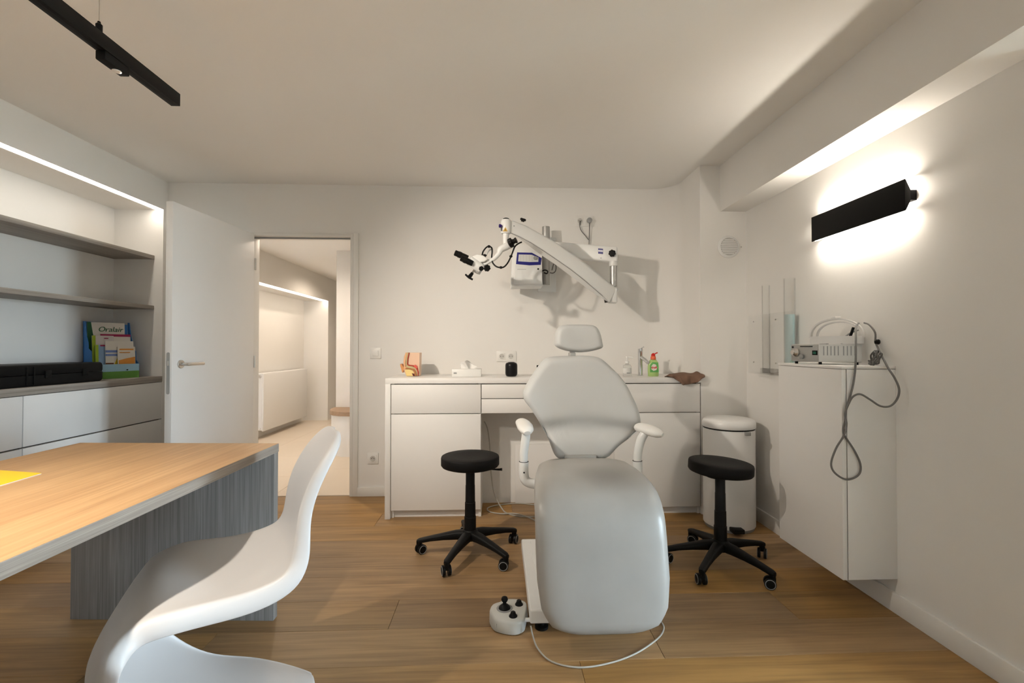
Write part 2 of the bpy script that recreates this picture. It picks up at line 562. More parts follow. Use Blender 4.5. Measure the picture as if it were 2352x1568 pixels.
# skirting boards
def skirting(name, a, b):
    return struct(MB().box(a, b).build(name, W_TRIM, bevel=0.002))
skirting('baseboard_right', (RX - 0.014, WB, 0), (RX, COLY, 0.088))
skirting('baseboard_back', (DX1 + 0.062, BY - 0.014, 0), (-0.755, BY, 0.07))
skirting('baseboard_column', (CX + 0.005, COLY - 0.012, 0), (RX - 0.014, COLY, 0.02))
skirting('baseboard_front', (-2.54, SY, 0), (RX - 0.014, SY + 0.014, 0.088))

# door frame + leaf
mb = MB()
for x0, x1 in ((DX0 - 0.022, DX0), (DX1, DX1 + 0.022)):
    mb.box((x0, BY - 0.012, 0), (x1, BY + 0.115, DZ + 0.022))
mb.box((DX0, BY - 0.012, DZ), (DX1, BY + 0.115, DZ + 0.022))
mb.box((DX1 + 0.022, BY - 0.012, 0), (DX1 + 0.062, BY, DZ + 0.030))
mb.box((DX0 - 0.05, BY - 0.010, DZ + 0.022), (DX1 + 0.062, BY, DZ + 0.030))
mb.box((DX0 - 0.05, BY - 0.012, 0), (DX0 - 0.022, BY, DZ + 0.030))
fr_ = struct(mb.build('trim_2', W_TRIM, bevel=0.002))
MB().box((DX0, BY + 0.020, DZ - 0.012), (DX1, BY + 0.030, DZ)).build('rubber_seal', GREY_PL, fr_, smooth=False)
MB().box((DX1 - 0.002, BY + 0.012, 1.00), (DX1, BY + 0.034, 1.16)).build('strike_plate', STEEL, fr_, smooth=False)

LZ0, LZ1 = 0.008, 2.028
hinge = Vector((DX0 - 0.012, BY - 0.014, 0))
leaf = thing('door_1', 'white flush door leaf standing wide open against the shelf unit', 'door', hinge, math.radians(-4.6))
leaf['kind'] = 'structure'
# local: leaf extends along -Y from the hinge, thickness towards -X ... +0
MB().box((-0.0, -0.815, LZ0), (0.042, -0.006, LZ1)).build('door_panel', W_LAM, leaf, local=True, bevel=0.0015)
for z in (0.25, 1.0, 1.75):
    MB().lathe([(0.007, 0), (0.007, 0.09)], (0.046, 0.002, z), n=12).build('hinge', STEEL, leaf, local=True)
hz = 1.052
lp = MB().prism([(0.010 + 0.011 + 0.010 * math.cos(a), -0.8155, 1.0 + (0.115 if math.sin(a) > 0 else -0.115) + 0.010 * math.sin(a)) for a in [2 * PI * i / 20 for i in range(20)]], (0, -0.0015, 0)).build('lock_plate', GREYMETAL, leaf, local=True)
MB().box((0.015, -0.826, 1.045), (0.028, -0.816, 1.075)).build('latch', STEEL, lp, local=True, bevel=0.002)
for sx, x0 in ((1, 0.042), (-1, 0.0)):
    hd = MB().lathe([(0.026, 0), (0.026, 0.006), (0.024, 0.008)], (x0, -0.745, hz), (sx, 0, 0), n=28).build('door_handle', STEEL, leaf, local=True)
    MB().tube([(x0, -0.745, hz), (x0 + sx * 0.035, -0.745, hz), (x0 + sx * 0.048, -0.735, hz), (x0 + sx * 0.05, -0.70, hz), (x0 + sx * 0.05, -0.615, hz)], 0.0095, n=14, smooth=4).build('lever', STEEL, hd, local=True)

# ---------------------------------------------------------------- hallway beyond the door
HX, HNX, HC, HYE = -2.70, -3.08, 2.262, 7.56
hf = struct(MB().box((HNX - 0.1, BY + 0.02, -0.12), (-0.8, 9.6, -0.006)).build('floor_hallway', mat('tile_grout', lin(176, 160, 142), 0.9), smooth=False))
TILE = mat('cream_floor_tile', lin(222, 208, 190), 0.38, noise=(2.2, 0.04))
tm = None
TS = 0.80
for i in range(4):
    for j in range(8):
        x0 = -3.35 + i * TS; y0 = BY + 0.03 + j * TS - (0.25 if i % 2 else 0.0)
        a = (max(x0, HNX - 0.08), max(y0, BY + 0.022)); b = (min(x0 + TS, -0.82), min(y0 + TS, 9.55))
        if b[0] <= a[0] or b[1] <= a[1]:
            continue
        MB().box((a[0] + 0.0015, a[1] + 0.0015, -0.008), (b[0] - 0.0015, b[1] - 0.0015, 0)).build('tile', TILE, hf, bevel=0.001, seg=1, smooth=False)
struct(MB().box((HNX - 0.1, BY + 0.10, HC), (-0.8, 9.6, HC + 0.2)).build('ceiling_hallway', W_CEIL, smooth=False))
struct(MB().box((HNX - 0.1, BY + 0.10, 0), (HNX, HYE, 1.893)).build('wall_hallway_left', W_WALL, smooth=False))
struct(MB().box((HNX - 0.1, BY + 0.10, 1.893), (HX, HYE, HC)).build('wall_hallway_bulkhead', W_WALL, smooth=False))
struct(MB().box((HNX - 0.1, HYE, 0), (HX, 9.6, HC)).build('wall_hallway_far', W_WALL, smooth=False))
struct(MB().box((HNX - 0.1, 9.4, 0), (-0.8, 9.6, HC)).build('wall_hallway_end', W_WALL, smooth=False))
struct(MB().box((-0.92, BY + 0.10, 0), (-0.8, 9.6, HC)).build('wall_hallway_right', W_WALL, smooth=False))
struct(MB().box((-1.845, 5.42, 0), (-0.92, 5.60, HC)).build('wall_partition', W_WALL, smooth=False))
hd2 = struct(MB().box((HX, 8.0, 0.005), (HX + 0.02, 8.85, 2.02)).build('door_2', W_LAM, bevel=0.002))
MB().tube([(HX + 0.02, 8.12, 1.03), (HX + 0.065, 8.12, 1.03), (HX + 0.07, 8.24, 1.03)], 0.011, n=10, smooth=3).build('door_handle', BLACK_METAL, hd2)

# ================================================================== LIGHT FITTINGS
t = MB().box((LX - 0.050, NY0 + 0.01, 2.1965), (LX - 0.001, NY1 - 0.002, 2.1995)).build('led_strip_light', LED, smooth=False)
tag(t, 'warm glowing strip light along the top of the shelf niche', 'strip light')
t = MB().box((HX - 0.055, BY + 0.2, 1.880), (HX - 0.001, HYE - 0.01, 1.8925)).build('led_strip_light', LED_HALL, smooth=False)
tag(t, 'warm glowing strip light above the radiator in the hallway', 'strip light')
# fill lights added to brighten the hallway, unseen behind the door head
for i, (x, y) in enumerate(((-1.9, 4.55), (-2.1, 6.6))):
    l = light('hallway_fill_light', 'SPOT', (x, y, HC - 0.02), 47.0, (1.0, 0.83, 0.66), spot_size=math.radians(165), spot_blend=0.8, shadow_soft_size=0.06)

# suspended track with its spots over the desk
TX, TZ0, TZ1, TYE = -1.262, 2.098, 2.146, 1.876
tr = thing('track_light', 'black track light hanging on thin wires over the desk', 'track light', (TX, 1.0, TZ0))
mb = MB().box((TX - 0.017, -0.9, TZ0), (TX + 0.017, TYE, TZ1))
rail = mb.build('rail', BLACK_METAL, tr, bevel=0.001)
MB().box((TX - 0.006, -0.88, TZ0 - 0.0006), (TX + 0.006, TYE - 0.01, TZ0 + 0.002)).build('slot', BLACK, rail, smooth=False)
for y in (1.522, -0.6):
    MB().lathe([(0.009, 0), (0.009, 0.028), (0.005, 0.032), (0.004, 0.038)], (TX, y, TZ1), n=14).build('wire_grip', BLACK_METAL, tr)
    MB().cyl((TX, y, TZ1 + 0.03), (TX, y, CZ), 0.0013, n=8).build('wire', STEEL, tr)
def spot(y, aim, power, size):
    a = MB().box((TX - 0.016, y - 0.045, TZ0 - 0.030), (TX + 0.016, y + 0.055, TZ0)).build('spot_adaptor', BLACK_METAL, tr, bevel=0.004)
    MB().lathe([(0.013, 0), (0.013, 0.003)], (TX, y + 0.02, TZ0 - 0.032), n=20).build('spot_lens', W_PLAST, a)
    p = Vector((TX, y + 0.02, TZ0 - 0.050))
    q = (Vector(aim) - p).to_track_quat('-Z', 'Y').to_euler()
    light('track_spot_lamp', 'SPOT', p, power, WARM, q, spot_size=math.radians(size), spot_blend=1.0, shadow_soft_size=0.026)
spot(1.572, (0.40, 3.5, 0.75), SPOT_W * 0.86, 92)
spot(0.55, (0.35, 3.5, 0.85), SPOT_W * 0.36, 62)  # added unseen spot, weakens the microscope shadow on the back wall
spot(0.95, (-1.25, 0.95, 0), SPOT_W * 0.68, 100)
spot(0.15, (-1.25, 0.15, 0), SPOT_W * 0.68, 100)

# wall lamp
WY0, WY1, WZ = 1.862, 2.44, 1.786
wl = thing('wall_lamp', 'black wedge-shaped wall lamp glowing above and below on the right wall', 'wall lamp', (RX, (WY0 + WY1) / 2, WZ))
fx = 1.683
pr = [(fx, WZ - 0.066), (fx, WZ + 0.066), (fx + 0.004, WZ + 0.066), (fx + 0.026, WZ + 0.021), (fx + 0.026, WZ - 0.021), (fx + 0.004, WZ - 0.066)]
MB().prism([(x, WY0, z) for x, z in pr], (0, WY1 - WY0, 0)).build('lamp_body', BLACK_METAL, wl, bevel=0.0008)
MB().box((fx + 0.024, WY0, WZ - 0.021), (RX, WY1, WZ + 0.021)).build('wall_bracket', BLACK_METAL, wl, bevel=0.001)
p = [(fx + 0.0045, WZ + 0.0645), (fx + 0.0045, WZ + 0.066), (fx + 0.030, WZ + 0.0755), (fx + 0.030, WZ + 0.0740)]
MB().prism([(x, WY0 + 0.012, z) for x, z in p], (0, WY1 - WY0 - 0.024, 0)).build('upper_diffuser', LED_UP, wl, smooth=False)
p = [(fx + 0.0065, WZ - 0.0630), (fx + 0.0065, WZ - 0.0645), (fx + 0.026, WZ - 0.0615), (fx + 0.026, WZ - 0.0600)]
MB().prism([(x, WY0 + 0.012, z) for x, z in p], (0, WY1 - WY0 - 0.024, 0)).build('lower_diffuser', LED_W, wl, smooth=False)

# ================================================================== LEFT SHELF WALL
for z0, z1, lab in ((1.822, 1.850, 'upper grey oak shelf in the wall niche on the left'), (1.442, 1.470, 'lower grey oak shelf in the wall niche on the left')):
    s = MB().box((NX, NY0, z0), (-2.602, NY1, z1)).build('wall_shelf', OAK_GREY, bevel=0.001)
    tag(s, lab, 'shelf')
s = MB().box((NX, NY0, 0.897), (LX + 0.004, NY1, 0.937)).build('worktop', OAK_GREY, bevel=0.001)
tag(s, 'grey oak worktop on the white drawers below the niche', 'worktop')
labs = ['white drawer unit at the door end of the niche', 'white drawer unit in the middle of the niche, beside the desk', 'white drawer unit of the niche nearest the photographer']
for i, (y0, y1) in enumerate(((2.62, NY1), (1.555, 2.616), (0.49, 1.551))):
    u = thing('drawer_unit', labs[i], 'drawers', (LX - 0.18, (y0 + y1) / 2, 0), 0, 'drawer units under the left worktop')
    MB().box((NX + 0.025, y0, 0.0), (LX - 0.02, y1, 0.897)).build('body', W_DARK, u, smooth=False)
    for z0, z1 in ((0.620, 0.893), (0.345, 0.612), (0.075, 0.337)):
        MB().box((LX - 0.02, y0 + 0.001, z0), (LX, y1 - 0.001, z1)).build('drawer', W_LAM, u, bevel=0.001)
    MB().box((LX - 0.06, y0, 0), (LX - 0.04, y1, 0.075)).build('plinth', W_LAM, u, smooth=False)

# long black case on the worktop
ZT = 0.937
cs = thing('instrument_case', 'long flat black hard case lying on the left worktop', 'case', (-2.70, 2.62, ZT))
def case_half(z0, z1, top):
    mb = MB()
    out = [(-2.825, 2.02), (-2.565, 2.02), (-2.565, 3.15), (-2.60, 3.19), (-2.79, 3.19), (-2.825, 3.15)]
    rr = []
    for z, s in ((z0, 0.985), (z0 + 0.012, 1.0), (z1 - 0.02, 1.0), (z1 - 0.006, 0.975), (z1, 0.93)) if top else ((z0, 0.93), (z0 + 0.008, 0.98), (z0 + 0.02, 1.0), (z1, 1.0)):
        rr.append([Vector((-2.695 + (x + 2.695) * s, 2.60 + (y - 2.60) * (1 - (1 - s) * 0.25), z)) for x, y in out])
    return mb.rings(rr)
CASE = mat('black_case_shell', (0.004, 0.004, 0.004, 1), 0.45, spec=0.25)
case_half(ZT, ZT + 0.062, False).build('case_bottom', CASE, cs, bevel=0.002)
lid = case_half(ZT + 0.064, ZT + 0.122, True).build('case_lid', CASE, cs, bevel=0.002)
for y in (2.32, 2.78, 3.02):
    MB().box((-2.566, y - 0.018, ZT + 0.042), (-2.558, y + 0.018, ZT + 0.085)).build('latch', BLACK, cs, bevel=0.002)
for y in (2.66, 2.70):
    MB().box((-2.566, y - 0.004, ZT + 0.01), (-2.560, y + 0.004, ZT + 0.11)).build('rib', BLACK, cs, bevel=0.001)

# brochure display with its leaflets
bl = at(250, 868, Y=3.30); br = at(325, 862, Y=3.47)
A = Vector((-2.742, 3.300, ZT)); B = Vector((-2.616, 3.525, ZT))
xd = (B - A).normalized(); bd = Vector((-xd.y, xd.x, 0)); zd = Vector((0, 0, 1))   # bd points backwards, away from the room
wd = (B - A).length
D = lambda u, b, z: A + xd * u + bd * b + zd * z
ds = thing('brochure_display', 'blue and green cardboard leaflet display on the left worktop', 'display', (A + B) / 2)
PB, PG, PL = mat('print_blue', lin(66, 132, 204), 0.5), mat('print_green', lin(104, 158, 70), 0.5), mat('print_light_blue', lin(165, 205, 228), 0.5)
mb = MB()
mb.prism([D(0, 0, 0.048), D(wd, 0, 0.048), D(wd, 0, 0.10), D(0, 0, 0.10)], bd * -0.003).build('front_panel', PL, ds, smooth=False)
MB().prism([D(0, 0, 0), D(wd, 0, 0), D(wd, 0, 0.05), D(0, 0, 0.046)], bd * -0.0035).build('front_meadow', PG, ds, smooth=False)
for u, nm in ((0, 'side_panel'), (wd, 'side_panel')):
    sp = MB().prism([D(u, 0, 0.045), D(u, 0, 0.10), D(u, 0.04, 0.125), D(u, 0.045, 0.19), D(u, 0.085, 0.21), D(u, 0.09, 0.25), D(u, 0.115, 0.30), D(u, 0.14, 0.40), D(u, 0.165, 0.40), D(u, 0.15, 0.25), D(u, 0.15, 0.045)], xd * 0.003).build(nm, PB, ds, smooth=False)
    MB().prism([D(u - 0.0005, 0, 0), D(u - 0.0005, 0, 0.045), D(u - 0.0005, 0.15, 0.05), D(u - 0.0005, 0.15, 0)], xd * 0.004).build('side_meadow', mat('print_dark_green', lin(50, 96, 36), 0.5), sp, smooth=False)
MB().prism([D(0, 0.15, 0), D(wd, 0.15, 0), D(wd, 0.165, 0.385), D(0, 0.165, 0.40)], bd * 0.004).build('back_panel', PB, ds, smooth=False)
MB().prism([D(0.003, 0, 0), D(wd, 0, 0), D(wd, 0.15, 0), D(0.003, 0.15, 0)], zd * 0.003).build('bottom', PB, ds, smooth=False)
MB().sphere(D(wd * 0.72, -0.004, 0.058), 0.007, 10, 1.3, 0.5, 0.6).build('printed_bird', BLACK, ds)
PAPER = mat('paper_white', lin(232, 226, 216), 0.6)
def leaflet(label, u0, u1, b, z0, z1, m, lean=0.06):
    th = 0.004
    q = [D(u0, b, z0), D(u1, b, z0), D(u1, b + lean * (z1 - z0), z1), D(u0, b + lean * (z1 - z0), z1)]
    l = thing('leaflet', label, 'leaflet', D((u0 + u1) / 2, b, z0), 0, 'leaflets in the brochure display')
    MB().prism(q, bd * th).build('pages', m, l, smooth=False)
    def patch(name, a0, a1, c0, c1, mm, pts=None):
        f = lambda a, c: D(u0 + (u1 - u0) * a, b + lean * (z1 - z0) * c - 0.0004, z0 + (z1 - z0) * c)
        pp = pts or [(a0, c0), (a1, c0), (a1, c1), (a0, c1)]
        return MB().prism([f(a, c) for a, c in pp], bd * -0.0006).build(name, mm, l, smooth=False)
    return l, patch
GRN = mat('print_deep_green', lin(20, 92, 52), 0.5)
LIME, PURP, MAG = mat('print_lime', lin(170, 196, 50), 0.5), mat('print_purple', lin(84, 40, 110), 0.5), mat('print_magenta', lin(160, 30, 80), 0.5)
YEL, ORA, PBL = mat('print_yellow', lin(236, 200, 44), 0.5), mat('print_orange', lin(226, 150, 62), 0.5), mat('print_soft_blue', lin(116, 138, 196), 0.5)
l, pt = leaflet('white leaflet with green lettering at the back of the display', 0.012, wd - 0.028, 0.128, 0.15, 0.395, PAPER)
pt('green_band', 0, 0, 0, 0, GRN, [(0, 0), (0.42, 0), (0.2, 0.35), (0.14, 0.7), (0.10, 1.0), (0, 1.0)])
c = D((0.012 + wd - 0.028) / 2 + 0.022, 0.1255 + 0.06 * 0.19, 0.345)
text_part('lettering', 'Oralair', 0.050, GRN, l, c, xd, zd + bd * 0.06, 0.0006, shear=0.25)
l, pt = leaflet('white leaflet with a magenta top bar in the display', 0.075, wd - 0.004, 0.100, 0.10, 0.312, PAPER)
pt('magenta_bar', 0, 1, 0.92, 1.0, MAG); pt('purple_flower', 0, 0, 0, 0, PURP, [(0.35, 0.58), (0.9, 0.58), (0.8, 0.72), (0.6, 0.76), (0.45, 0.68)])
l, pt = leaflet('pale leaflet with a lime edge in the display', 0.022, 0.145, 0.082, 0.08, 0.300, mat('paper_rose_white', lin(222, 214, 210), 0.6))
pt('lime_edge', 0, 0.16, 0, 1, LIME); pt('text_line', 0.55, 0.75, 0.9, 0.93, MAG)
l, pt = leaflet('small lime and blue leaflet on the left of the display', 0.030, 0.11, 0.058, 0.07, 0.235, mat('paper_blue_tint', lin(150, 180, 214), 0.6))
pt('lime_edge', 0, 0.22, 0, 1, LIME); pt('red_bar', 0.35, 1, 0.94, 1.0, MAG)
l, pt = leaflet('white leaflet with blue lettering and yellow slope in the display', 0.080, wd - 0.012, 0.040, 0.06, 0.262, PAPER)
pt('blue_title', 0.0, 0.55, 0.60, 0.68, PBL); pt('blue_subtitle', 0.0, 0.5, 0.48, 0.55, PBL)
pt('yellow_slope', 0, 0, 0, 0, YEL, [(0.22, 0.05), (0.78, 0.05), (0.78, 0.68), (0.55, 0.68)])
pt('brown_foot', 0.0, 0.28, 0.10, 0.24, mat('print_brown', lin(120, 74, 44), 0.5))
l, pt = leaflet('white leaflet with an orange landscape at the front of the display', 0.142, wd + 0.002 - 0.012, 0.020, 0.05, 0.222, PAPER)
pt('orange_title', 0.1, 0.9, 0.86, 0.92, ORA); pt('orange_line', 0.1, 0.7, 0.74, 0.78, ORA); pt('landscape', 0, 0, 0, 0, ORA, [(0.05, 0.28), (0.98, 0.28), (0.98, 0.58), (0.5, 0.52), (0.05, 0.44)])

# ================================================================== BACK CABINET RUN
WT = 0.945
wt = thing('worktop', 'long white worktop along the back wall', 'worktop', (0.33, 3.45, WT - 0.036))
MB().box((-0.760, 3.19, WT - 0.036), (CX, BY, WT)).build('top_slab', W_LAM, wt, bevel=0.0015)
G = 0.0025
def front(name, x0, x1, z0, z1, parent):
    return MB().box((x0 + G, 3.200, z0 + G), (x1 - G, 3.220, z1 - G)).build(name, W_LAM, parent, bevel=0.001)
M1, M2 = -0.115, 0.80
for x0, x1, lab in ((-0.724, M1, 'white cabinet unit with drawer and door under the ear model'), (M2, CX - 0.004, 'white cabinet unit with drawer and door under the tap')):
    u = thing('cabinet_unit', lab, 'cabinet', ((x0 + x1) / 2, 3.45, 0), 0, 'cabinet units at the back wall')
    yb = 3.67 if x0 < 0 else 3.47
    MB().box((x0, 3.222, 0.0), (x0 + 0.018, yb, 0.908)).build('side_panel', W_LAM, u, smooth=False)
    MB().box((x1 - 0.018, 3.222, 0.0), (x1, yb, 0.908)).build('side_panel', W_LAM, u, smooth=False)
    if x0 < 0:
        MB().box((-0.760, 3.19, 0), (-0.724, 3.675, WT - 0.0365)).build('end_panel', W_LAM, u, bevel=0.0015)
    MB().box((x0 + 0.018, 3.224, 0.05), (x1 - 0.018, yb, 0.908)).build('body', W_DARK, u, smooth=False)
    front('drawer', x0, x1, 0.704, 0.905, u)
    front('door', x0, x1, 0.052, 0.704, u)
    MB().box((x0, 3.235, 0.0), (x1, 3.255, 0.05)).build('plinth', W_LAM, u, smooth=False)
u = thing('drawer_unit', 'white unit of two flat drawers over the open knee space', 'drawers', ((M1 + M2) / 2, 3.45, 0.704))
MB().box((M1 + 0.001, 3.222, 0.71), (M2 - 0.001, 3.69, 0.908)).build('body', W_DARK, u, smooth=False)
front('drawer', M1, M2, 0.805, 0.905, u)
front('drawer', M1, M2, 0.704, 0.805, u)
MB().box((M1, 3.225, 0.700), (M2, 3.69, 0.71)).build('bottom_panel', W_LAM, u, smooth=False)
kb = MB().box((M1, 3.50, 0), (M2, 3.52, 0.70)).build('back_panel', W_WALL, None, smooth=False)
tag(kb, 'pale panel closing the back of the knee space under the worktop', 'panel')
kp = MB().box((0.128, 3.478, 0.0), (M2 - 0.02, 3.498, 0.436)).build('access_panel', W_LAM, None, bevel=0.001)
tag(kp, 'low white access panel standing in the knee space behind the treatment chair', 'panel')

# ================================================================== SOCKETS, SWITCH, VENT
SOCK = mat('socket_white', (0.82, 0.81, 0.78, 1), 0.3)
def socket(name, label, cx, cz, n, y=BY, kind='socket', cat='socket'):
    w = 0.0715
    t = thing(name, label, cat, (cx, y, cz))
    MB().box((cx - n * w / 2 - 0.006, y - 0.008, cz - 0.042), (cx + n * w / 2 + 0.006, y, cz + 0.042)).build('frame', SOCK, t, bevel=0.002)
    for i in range(n):
        x = cx + (i - (n - 1) / 2) * w
        if kind == 'socket':
            MB().box((x - 0.028, y - 0.0105, cz - 0.028), (x + 0.028, y - 0.007, cz + 0.028)).build('insert', SOCK, t, bevel=0.002)
            c_ = MB().lathe([(0.0205, 0.0), (0.0205, 0.003), (0.019, 0.003), (0.0185, 0.001)], (x, y - 0.0105, cz), (0, -1, 0), 28).build('well', mat('socket_shade', (0.60, 0.59, 0.56, 1), 0.4), t)
            for dx in (-0.0095, 0.0095):
                MB().cyl((x + dx, y - 0.0125, cz), (x + dx, y - 0.0108, cz), 0.0028, n=10).build('hole', BLACK, c_)
            MB().cyl((x, y - 0.019, cz + 0.009), (x, y - 0.0108, cz + 0.009), 0.0024, n=10).build('earth_pin', STEEL, c_)
        else:
            MB().box((x - 0.0225, y - 0.013, cz - 0.0225), (x + 0.0225, y - 0.007, cz + 0.0225)).build('rocker', SOCK, t, bevel=0.0025)
    return t
socket('wall_socket', 'white wall socket low beside the doorway', *(lambda p: (p.x, p.z))(at(857, 1052, Y=BY)), 1)
socket('light_switch', 'white square light switch right of the doorway', *(lambda p: (p.x, p.z))(at(863, 811, Y=BY)), 1, kind='switch', cat='switch')
socket('wall_socket', 'double white socket above the worktop behind the black speaker', *(lambda p: (p.x, p.z))(at(1163, 818, Y=BY)), 2)
us = at(1342, 508, Y=BY)
socket('wall_socket', 'double white socket high on the wall above the microscope arm', us.x, us.z, 2)
vc = at(1673, 567, Y=COLY)
v = thing('air_vent', 'round white air vent on the corner column', 'vent', vc)
MB().lathe([(0.078, 0), (0.078, 0.004), (0.070, 0.012), (0.062, 0.014), (0.060, 0.008)], (vc.x, COLY, vc.z), (0, -1, 0), 40).build('rim', W_PLAST, v)
MB().lathe([(0.061, 0.006), (0.061, 0.009)], (vc.x, COLY, vc.z), (0, -1, 0), 40).build('backing', mat('vent_shade', (0.55, 0.54, 0.52, 1), 0.6), v)
for i in range(9):
    z = -0.048 + i * 0.012
    h = math.sqrt(max(0.059 ** 2 - z * z, 0))
    MB().box((vc.x - h, COLY - 0.0125, vc.z + z - 0.0035), (vc.x + h, COLY - 0.009, vc.z + z + 0.0035)).build('louvre', W_PLAST, v, smooth=False)
MB().sphere((vc.x + 0.092, COLY - 0.002, vc.z), 0.004, 8).build('screw', STEEL, v)

# ================================================================== DESK
dk = thing('desk', 'oak desk with a panel leg at its far end, on the left', 'desk', (-1.375, 1.1, 0))
DT = 0.740
dy1 = lambda x: 2.070 + (-0.945 - x) * 0.055
xl, xr = -1.815, -0.952
top = MB().prism([(xl, 0.15, DT - 0.036), (xr - 0.012, 0.15, DT - 0.036), (xr + 0.006, 2.070, DT - 0.036), (xl, 2.118, DT - 0.036)], (0, 0, 0.0352)).build('desk_slab', OAK_GREY, dk, bevel=0.0008)
MB().prism([(xl + 0.0015, 0.1515, DT - 0.001), (xr - 0.0135, 0.1515, DT - 0.001), (xr + 0.0045, 2.0685, DT - 0.001), (xl + 0.0015, 2.1165, DT - 0.001)], (0, 0, 0.001)).build('top_veneer', OAK_DESK, top, smooth=False)
def desk_leg(yr, yl):
    return MB().prism([(xl, yl, 0), (xr + 0.004, yr, 0), (xr + 0.004, yr + 0.036, 0), (xl, yl + 0.036, 0)], (0, 0, DT - 0.036)).build('panel_leg', OAK_GREY_V, dk, bevel=0.0008)
desk_leg(2.032, 2.080)
desk_leg(0.155, 0.155)
fd = thing('folder', 'yellow paper folder lying on the desk', 'folder', (-1.6, 1.52, DT))
fp = [at(95, 1086, Z=DT + 0.004), at(-60, 1131, Z=DT + 0.004), at(-150, 1095, Z=DT + 0.004), at(-20, 1078, Z=DT + 0.004)]
fp = [Vector((p.x, p.y, 0)) for p in fp]
MB().prism([p + Vector((0, 0, DT + 0.0001)) for p in fp], (0, 0, 0.003)).build('pages', PAPER, fd, smooth=False)
MB().prism([p + Vector((0, 0, DT + 0.0031)) for p in fp], (0, 0, 0.001)).build('cover', mat('folder_yellow', lin(250, 210, 30), 0.5), fd, smooth=False)

# ================================================================== WHITE CANTILEVER CHAIR
def panton(loc, rz, sc=1.0):
    #        x      z     half   curl  flange
    st = [(-0.287, 0.824, 0.020, 0.000, 0.009),
          (-0.284, 0.820, 0.075, 0.002, 0.012),
          (-0.275, 0.808, 0.120, 0.004, 0.017),
          (-0.257, 0.783, 0.150, 0.008, 0.022),
          (-0.228, 0.737, 0.168, 0.014, 0.028),
          (-0.201, 0.676, 0.178, 0.020, 0.031),
          (-0.186, 0.610, 0.186, 0.026, 0.034),
          (-0.187, 0.540, 0.200, 0.034, 0.040),
          (-0.189, 0.497, 0.208, 0.046, 0.047),
          (-0.170, 0.442, 0.221, 0.056, 0.052),
          (-0.110, 0.415, 0.228, 0.052, 0.053),
          (-0.030, 0.411, 0.230, 0.042, 0.052),
          (0.060, 0.423, 0.236, 0.030, 0.048),
          (0.140, 0.441, 0.253, 0.016, 0.047),
          (0.195, 0.439, 0.236, 0.002, 0.047),
          (0.245, 0.417, 0.297, -0.014, 0.047),
          (0.280, 0.354, 0.237, -0.030, 0.047),
          (0.309, 0.304, 0.223, -0.044, 0.045),
          (0.305, 0.249, 0.229, -0.050, 0.040),
          (0.280, 0.194, 0.256, -0.048, 0.031),
          (0.232, 0.139, 0.263, -0.034, 0.021),
          (0.146, 0.092, 0.258, -0.010, 0.010),
          (0.053, 0.056, 0.255, 0.016, 0.004),
          (-0.056, 0.036, 0.248, 0.026, 0.002),
          (-0.164, 0.026, 0.149, 0.022, 0.001),
          (-0.233, 0.020, 0.059, 0.016, 0.001)]
    c = [Vector((a[0], 0, a[1])) for a in st]
    rows = []
    N = 10
    for i, (x, z, w, cu, fl_) in enumerate(st):
        t = (c[min(i + 1, len(c) - 1)] - c[max(i - 1, 0)]).normalized()
        n = Vector((-t.z, 0, t.x))
        r = []
        js = list(range(-N, N + 1))
        half = []
        for j in js:
            v = j / N
            half.append(c[i] + Vector((0, v * w, 0)) + n * (cu * abs(v) ** 2.4))
        lo = [c[i] + Vector((0, -w - 0.012, 0)) + n * (cu - fl_), c[i] + Vector((0, -w - 0.010, 0)) + n * (cu - fl_ * 0.45)]
        hi = [c[i] + Vector((0, w + 0.010, 0)) + n * (cu - fl_ * 0.45), c[i] + Vector((0, w + 0.012, 0)) + n * (cu - fl_)]
        rows.append([p * sc for p in lo + half + hi])
    o = MB().grid(rows).build('cantilever_chair', PANTON, local=True, angle=180)
    sm = o.modifiers.new('thickness', 'SOLIDIFY'); sm.thickness = 0.009; sm.offset = 0
    ss = o.modifiers.new('smooth', 'SUBSURF'); ss.levels = 2; ss.render_levels = 2
    o.location = loc
    o.rotation_euler = (0, 0, rz)
    ROOTM[o.name] = Matrix.Identity(4)
    return tag(o, 'glossy white one-piece cantilever chair pulled up beside the desk', 'chair')
panton((-0.836, 1.516, 0), math.radians(-152.4), 1.057)

# ================================================================== TREATMENT CHAIR
tc_ = thing('treatment_chair', 'pale grey padded treatment chair with armrests in the middle of the room', 'treatment chair', (0.41, 2.2, 0))
CHW = mat('chair_white_lacquer', (0.74, 0.75, 0.74, 1), 0.3)
# backrest: outline read from the front, wings bent forwards, leaning back
Yb = 2.50
ol = [(720, 352), (860, 343), (970, 341), (1080, 342), (1170, 358), (1235, 405), (1290, 460), (1345, 518), (1400, 598), (1445, 695), (1485, 795), (1503, 870), (1506, 940), (1488, 990),
      (1440, 1036), (1380, 1082), (1310, 1136), (1250, 1200), (1215, 1228), (1160, 1244), (980, 1248), (810, 1245), (765, 1228), (735, 1180), (700, 1085), (650, 985), (590, 885), (535, 800), (488, 740), (472, 690), (482, 640), (520, 568), (570, 492), (620, 425), (665, 378)]
ol = [(1080 + x / 3.92, 730 + y / 3.92) for x, y in ol]
op = [at(x, y, Y=Yb) for x, y in ol]
bx_c = sum(p.x for p in op) / len(op)
outline = [(p.x - bx_c, p.z - 0.85) for p in op]
def back_map(u, v, d):
    bend = 0.35 * u * u
    lean = 0.16 * v
    crease = -0.030 * math.exp(-((v + 0.118 + 0.25 * u * u) / 0.040) ** 2) if d > 0.02 else 0.0
    return Vector((bx_c + u, Yb + lean - bend - d - crease, 0.85 + v))
bk = pad(outline, 0.050, 0.050, back_map, k=3, levels=6, dome=0.006).build('backrest', VINYL, tc_, angle=70)
